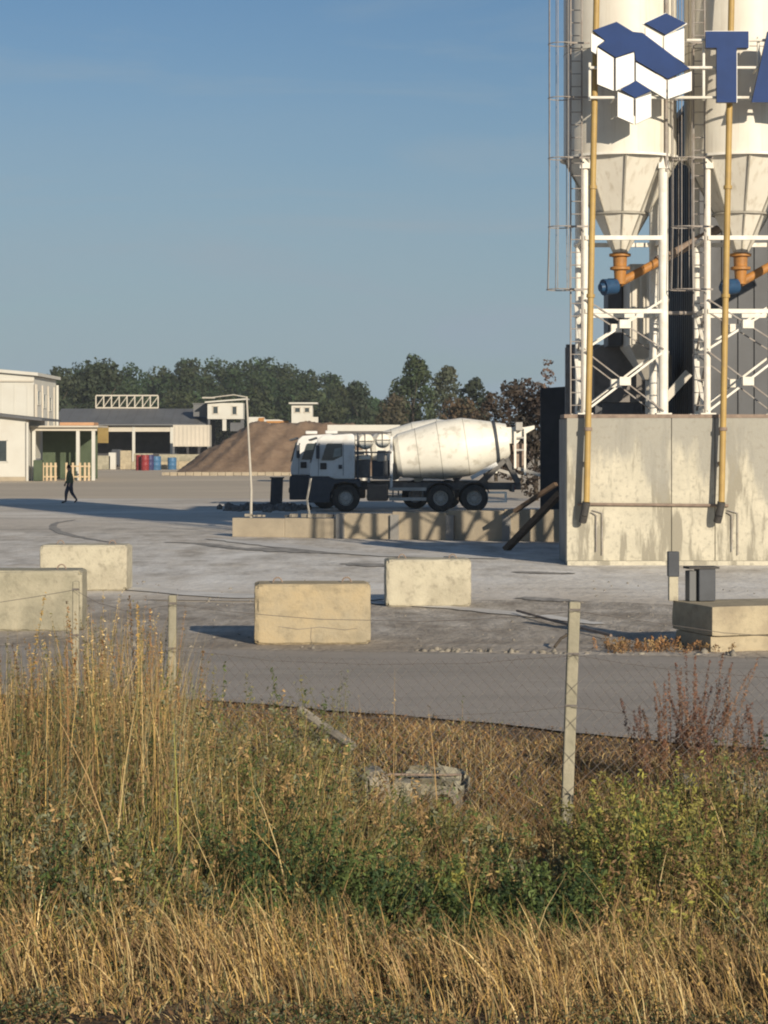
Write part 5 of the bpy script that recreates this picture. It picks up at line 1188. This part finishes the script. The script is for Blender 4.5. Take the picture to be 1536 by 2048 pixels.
# tall dry reedy tangle at left
A_ = Acc(); n = 3600; x, y = scat(n, 14.0, 19.5, -260, 480); px = x / y * F + 768
hl = lambda px: np.interp(px, [-260, 20, 120, 200, 300, 350, 390, 430, 480], [1.74, 1.76, 1.84, 2.1, 2.02, 1.9, 1.4, 1.05, .9])
h = hl(px) * U(.45, 1.0, n) ** .8
A_.blades(x, y, h, U(.004, .010, n), U(0, .25, n), U(0, 6.28, n), pal(n, [GOLD, TAN, OLIVE, BROWN, STRAW, GREYG], [.08, .26, .25, .14, .09, .18], .35), 4)
n = 420; x, y = scat(n, 14.2, 19.5, -200, 450); px = x / y * F + 768
h = hl(px) * U(.55, 1.02, n)
A_.stems(x, y, h, U(.005, .009, n), U(0, .2, n), U(0, 6.28, n), pal(n, [TAN, GOLD, OLIVE, RUST]), 60, .012, pal(n, [TAN, RUST, OLIVE, GREYG, STRAW], [.26, .12, .28, .22, .12]), .35, 1.0, .035, 5, .35)
A_.obj('tall_dry_grass', 'tall tan and rusty grasses rising before the road at left', kind='stuff')
# dry verge next to the road
A_ = Acc(); n = 34000; px_ = U(-100, 1750, n); u = U(.0, 1, n) ** .8 * 5.7 - .16
x = (px_ - 768) / F * 20.5; y = near_edge(x) - u + .12 * np.sin(x * 3.1) + .06 * np.sin(x * 8.7)
h = np.interp(u, [0, .5, 2, 4, 5.6], [.05, .10, .14, .22, .4]) * U(.4, 1.4, n)
A_.blades(x, y, h, U(.006, .014, n), U(.4, 1.5, n), U(0, 6.28, n), pal(n, [RUST, TAN, BROWN, OLIVE, STRAW], [.16, .36, .24, .14, .1], .3), 2)
n = 16000; px_ = U(-100, 1750, n); u = U(.0, 1, n) * 5.5 - .14; x = (px_ - 768) / F * 20.5; y = near_edge(x) - u
A_.leaves(np.stack([x, y, gz(x, y) + U(0, .05, n)], 1), np.tile([0, -.3, 1.0], (n, 1)), U(.008, .022, n), pal(n, [RUST, BROWN, TAN, GOLD], [.35, .35, .22, .08], .3), .9, .3)
A_.obj('verge_grass', 'short brown mown grass and straw along the near road edge', kind='stuff')

def plant(name, label, cat, px, D, make, group=None):
    x0 = X(px, D); t = thing(name, label, cat, (0, 0, 0), 0, group)
    t.location = (x0, D, float(gz(x0, D)))
    a = Acc(); b = Acc(); make(a, b, x0, D)
    for acc, nm in ((a, 'stem'), (b, 'foliage')):
        if acc.n:
            o = acc.obj(nm, parent=t, kind='stuff'); o.matrix_parent_inverse = Matrix.Translation((-t.location.x, -t.location.y, -t.location.z))
    return t
def mk(nst, h, spread, scol, lcol, nl, ls, lo=.1, hi=1.0, lean=.2, leafsp=.05, w=.010, up=None):
    def f(a, b, x0, D):
        n = nst; x = x0 + rng.normal(0, spread, n); y = D + rng.normal(0, spread * .8, n); ang = np.arctan2(y - D, x - x0); hh = h * U(.7, 1.02, n); hh[0] = h
        st = U(0, lean, n); sc = pal(n, scol); lc = pal(n, lcol)
        k = Acc(); k.stems(x, y, hh, np.full(n, w), st, ang, sc, nl, ls, lc, lo, hi, leafsp, 5, .3)
        a.V = [k.V[0]]; a.Q = k.Q[:4]; a.T = k.T; a.K = [k.K[0]]; a.n = len(k.V[0])
        b.V = [k.V[1]]; b.Q = [k.Q[4] - len(k.V[0])]; b.K = [k.K[1]]; b.n = len(k.V[1])
    return f
def toph(py, px, D): return Z(py, D) - float(gz(X(px, D), D))
# reddish dock
for px, py, D, lab, ns in ((1384, 1300, 18.8, 'tallest reddish dock plant gone to seed in front of the corner blocks', 12), (1300, 1405, 18.6, 'short reddish dock plant left of the tallest one', 6),
                           (1440, 1375, 18.3, 'mid-height reddish dock plant right of the tallest one', 6), (1520, 1400, 18.0, 'brown dock plant at the right edge of the photo', 8), (1345, 1365, 18.9, 'thin dock plant leaning against the tallest one', 5)):
    plant('dock_plant', lab, 'plant', px, D, mk(ns * 2, toph(py, px, D), .13, [BROWN, RUST], [(.21, .105, .065), (.15, .08, .06), (.25, .145, .09)], 150, .013, .34, 1.0, .3, .034, .008), 'seeded dock plants at the right')
plant('withered_weeds', 'low brown withered weeds in the shade at the foot of the corner blocks', 'weed', 1300, 30.75, mk(60, .22, .42, [BROWN, RUST], [BROWN, RUST, TAN], 30, .022, .05, 1.0, .8, .06, .010))
# grey-green thistles at mid-left
for px, py, D, lab, ns in ((588, 1305, 18.2, 'tall grey-green thistle stalk with small buds before the road', 2), (630, 1325, 18.0, 'grey-green thistle with two stalks right of the tallest one', 3),
                           (430, 1310, 18.0, 'slender dark weed standing alone against the road at left', 2), (786, 1310, 17.4, 'tallest bare pale stalk crossing the road surface', 1), (742, 1365, 17.4, 'shorter bare stalk left of the tallest pale stalk', 1), (889, 1395, 17.2, 'single pale dry stalk above the culvert slab', 1), (1120, 1640, 15.5, 'dry bent stalk at the foot of the concrete fence post', 1)):
    bare = px > 700
    plant('thistle' if not bare else 'dry_stalk', lab, 'weed', px, D, mk(ns, toph(py, px, D), .05, [STRAW, TAN] if bare else [GREYG, OLIVE], [TAN, STRAW] if bare else [GREYG, GREEN, OLIVE], 14 if bare else 60, .012 if bare else .019, .55 if bare else .1, 1.0, .12, .02 if bare else .05, .009))
# tall left stalks
for px, py, D, lab in ((185, 1175, 16.0, 'tallest rusty grass plume in front of the left blocks'), (286, 1190, 17.0, 'dark seed stalk rising left of the short fence post'), (98, 1265, 15.5, 'olive seed stalk below the left-edge block'),
                       (12, 1165, 15.0, 'dark seed stalk against the left-edge block'), (330, 1270, 16.2, 'bushy rusty plume in front of the short fence post'), (365, 1290, 16.8, 'pinkish tan plume right of the bushy rusty one'), (240, 1330, 15.6, 'tan plume between the two tall stalks at left'), (40, 1370, 14.8, 'straw coloured stalk near the left edge')):
    plant('grass_plume', lab, 'grass plume', px, D, mk(4, toph(py, px, D), .05, [TAN, GOLD, OLIVE], [TAN, RUST, GOLD, BROWN], 120, .013, .5, 1.0, .1, .028, .008), 'tall grass plumes at the left')
# leafy bushes
for px, py, D, lab, cols, ns, sp in ((590, 1640, 13.2, 'dark green leafy bush low in the middle of the weeds', [DGREEN, DGREEN, GREEN], 42, .26), (700, 1690, 12.9, 'smaller dark green bush right of the largest dark bush', [DGREEN, GREEN], 22, .18),
                                 (1110, 1690, 13.4, 'dark green bush at the foot of the concrete fence post', [DGREEN, GREEN], 30, .18), (1290, 1530, 14.6, 'yellow-green goldenrod clump between fence post and dock plants', [YGREEN, (.24, .22, .06), OLIVE, GREEN], 64, .24),
                                 (330, 1470, 15.2, 'grey-olive wormwood bush in the left tangle', [OLIVE, GREYG, GREEN], 40, .30), (560, 1430, 17.4, 'olive bush topping the weeds beside the tall thistle', [OLIVE, GREYG], 34, .24), (480, 1500, 15.5, 'olive wormwood bush left of the dark leafy bush', [OLIVE, GREEN, TAN], 34, .26), (860, 1700, 13.8, 'bright green bush below the culvert slab', [GREEN, GREEN, YGREEN], 30, .24), (1450, 1610, 14.2, 'brownish green bush at lower right behind the golden grass', [OLIVE, BROWN, GREEN], 34, .26), (960, 1740, 13.2, 'low green bush left of the fence post bush', [GREEN, DGREEN], 24, .2)):
    plant('weed_bush', lab, 'bush', px, D, mk(ns, toph(py, px, D), sp, [OLIVE, GREEN], cols, 95, .017, .06, 1.0, .5, .075, .007))
# green reed leaf at the left bottom
A_ = Acc(); A_.blades(np.array([X(-20, 11)]), np.array([11.0]), np.array([.46]), np.array([.022]), np.array([1.3]), np.array([0.05]), np.array([[.22, .28, .10]]), 6, z=np.array([Z(1925, 11)]), curl=1.0)
o = A_.obj('reed_leaf', 'long pale green reed leaf slanting in from the left edge'); o['category'] = 'leaf'

# ------------------------------------------------------------------ air
hm = bpy.data.materials.new('thin_haze'); hm.use_nodes = True; tt = hm.node_tree; tt.nodes.clear()
ho = tt.nodes.new('ShaderNodeOutputMaterial'); pv = tt.nodes.new('ShaderNodeVolumePrincipled'); pv.inputs['Color'].default_value = (0.80, 0.88, 0.95, 1); pv.inputs['Density'].default_value = 0.00022
tt.links.new(pv.outputs[0], ho.inputs['Volume'])
o = MB().box((0, 240, 12), (700, 560, 27)).build('haze', hm); o['kind'] = 'stuff'; o['label'] = 'thin bluish haze softening the far trees'
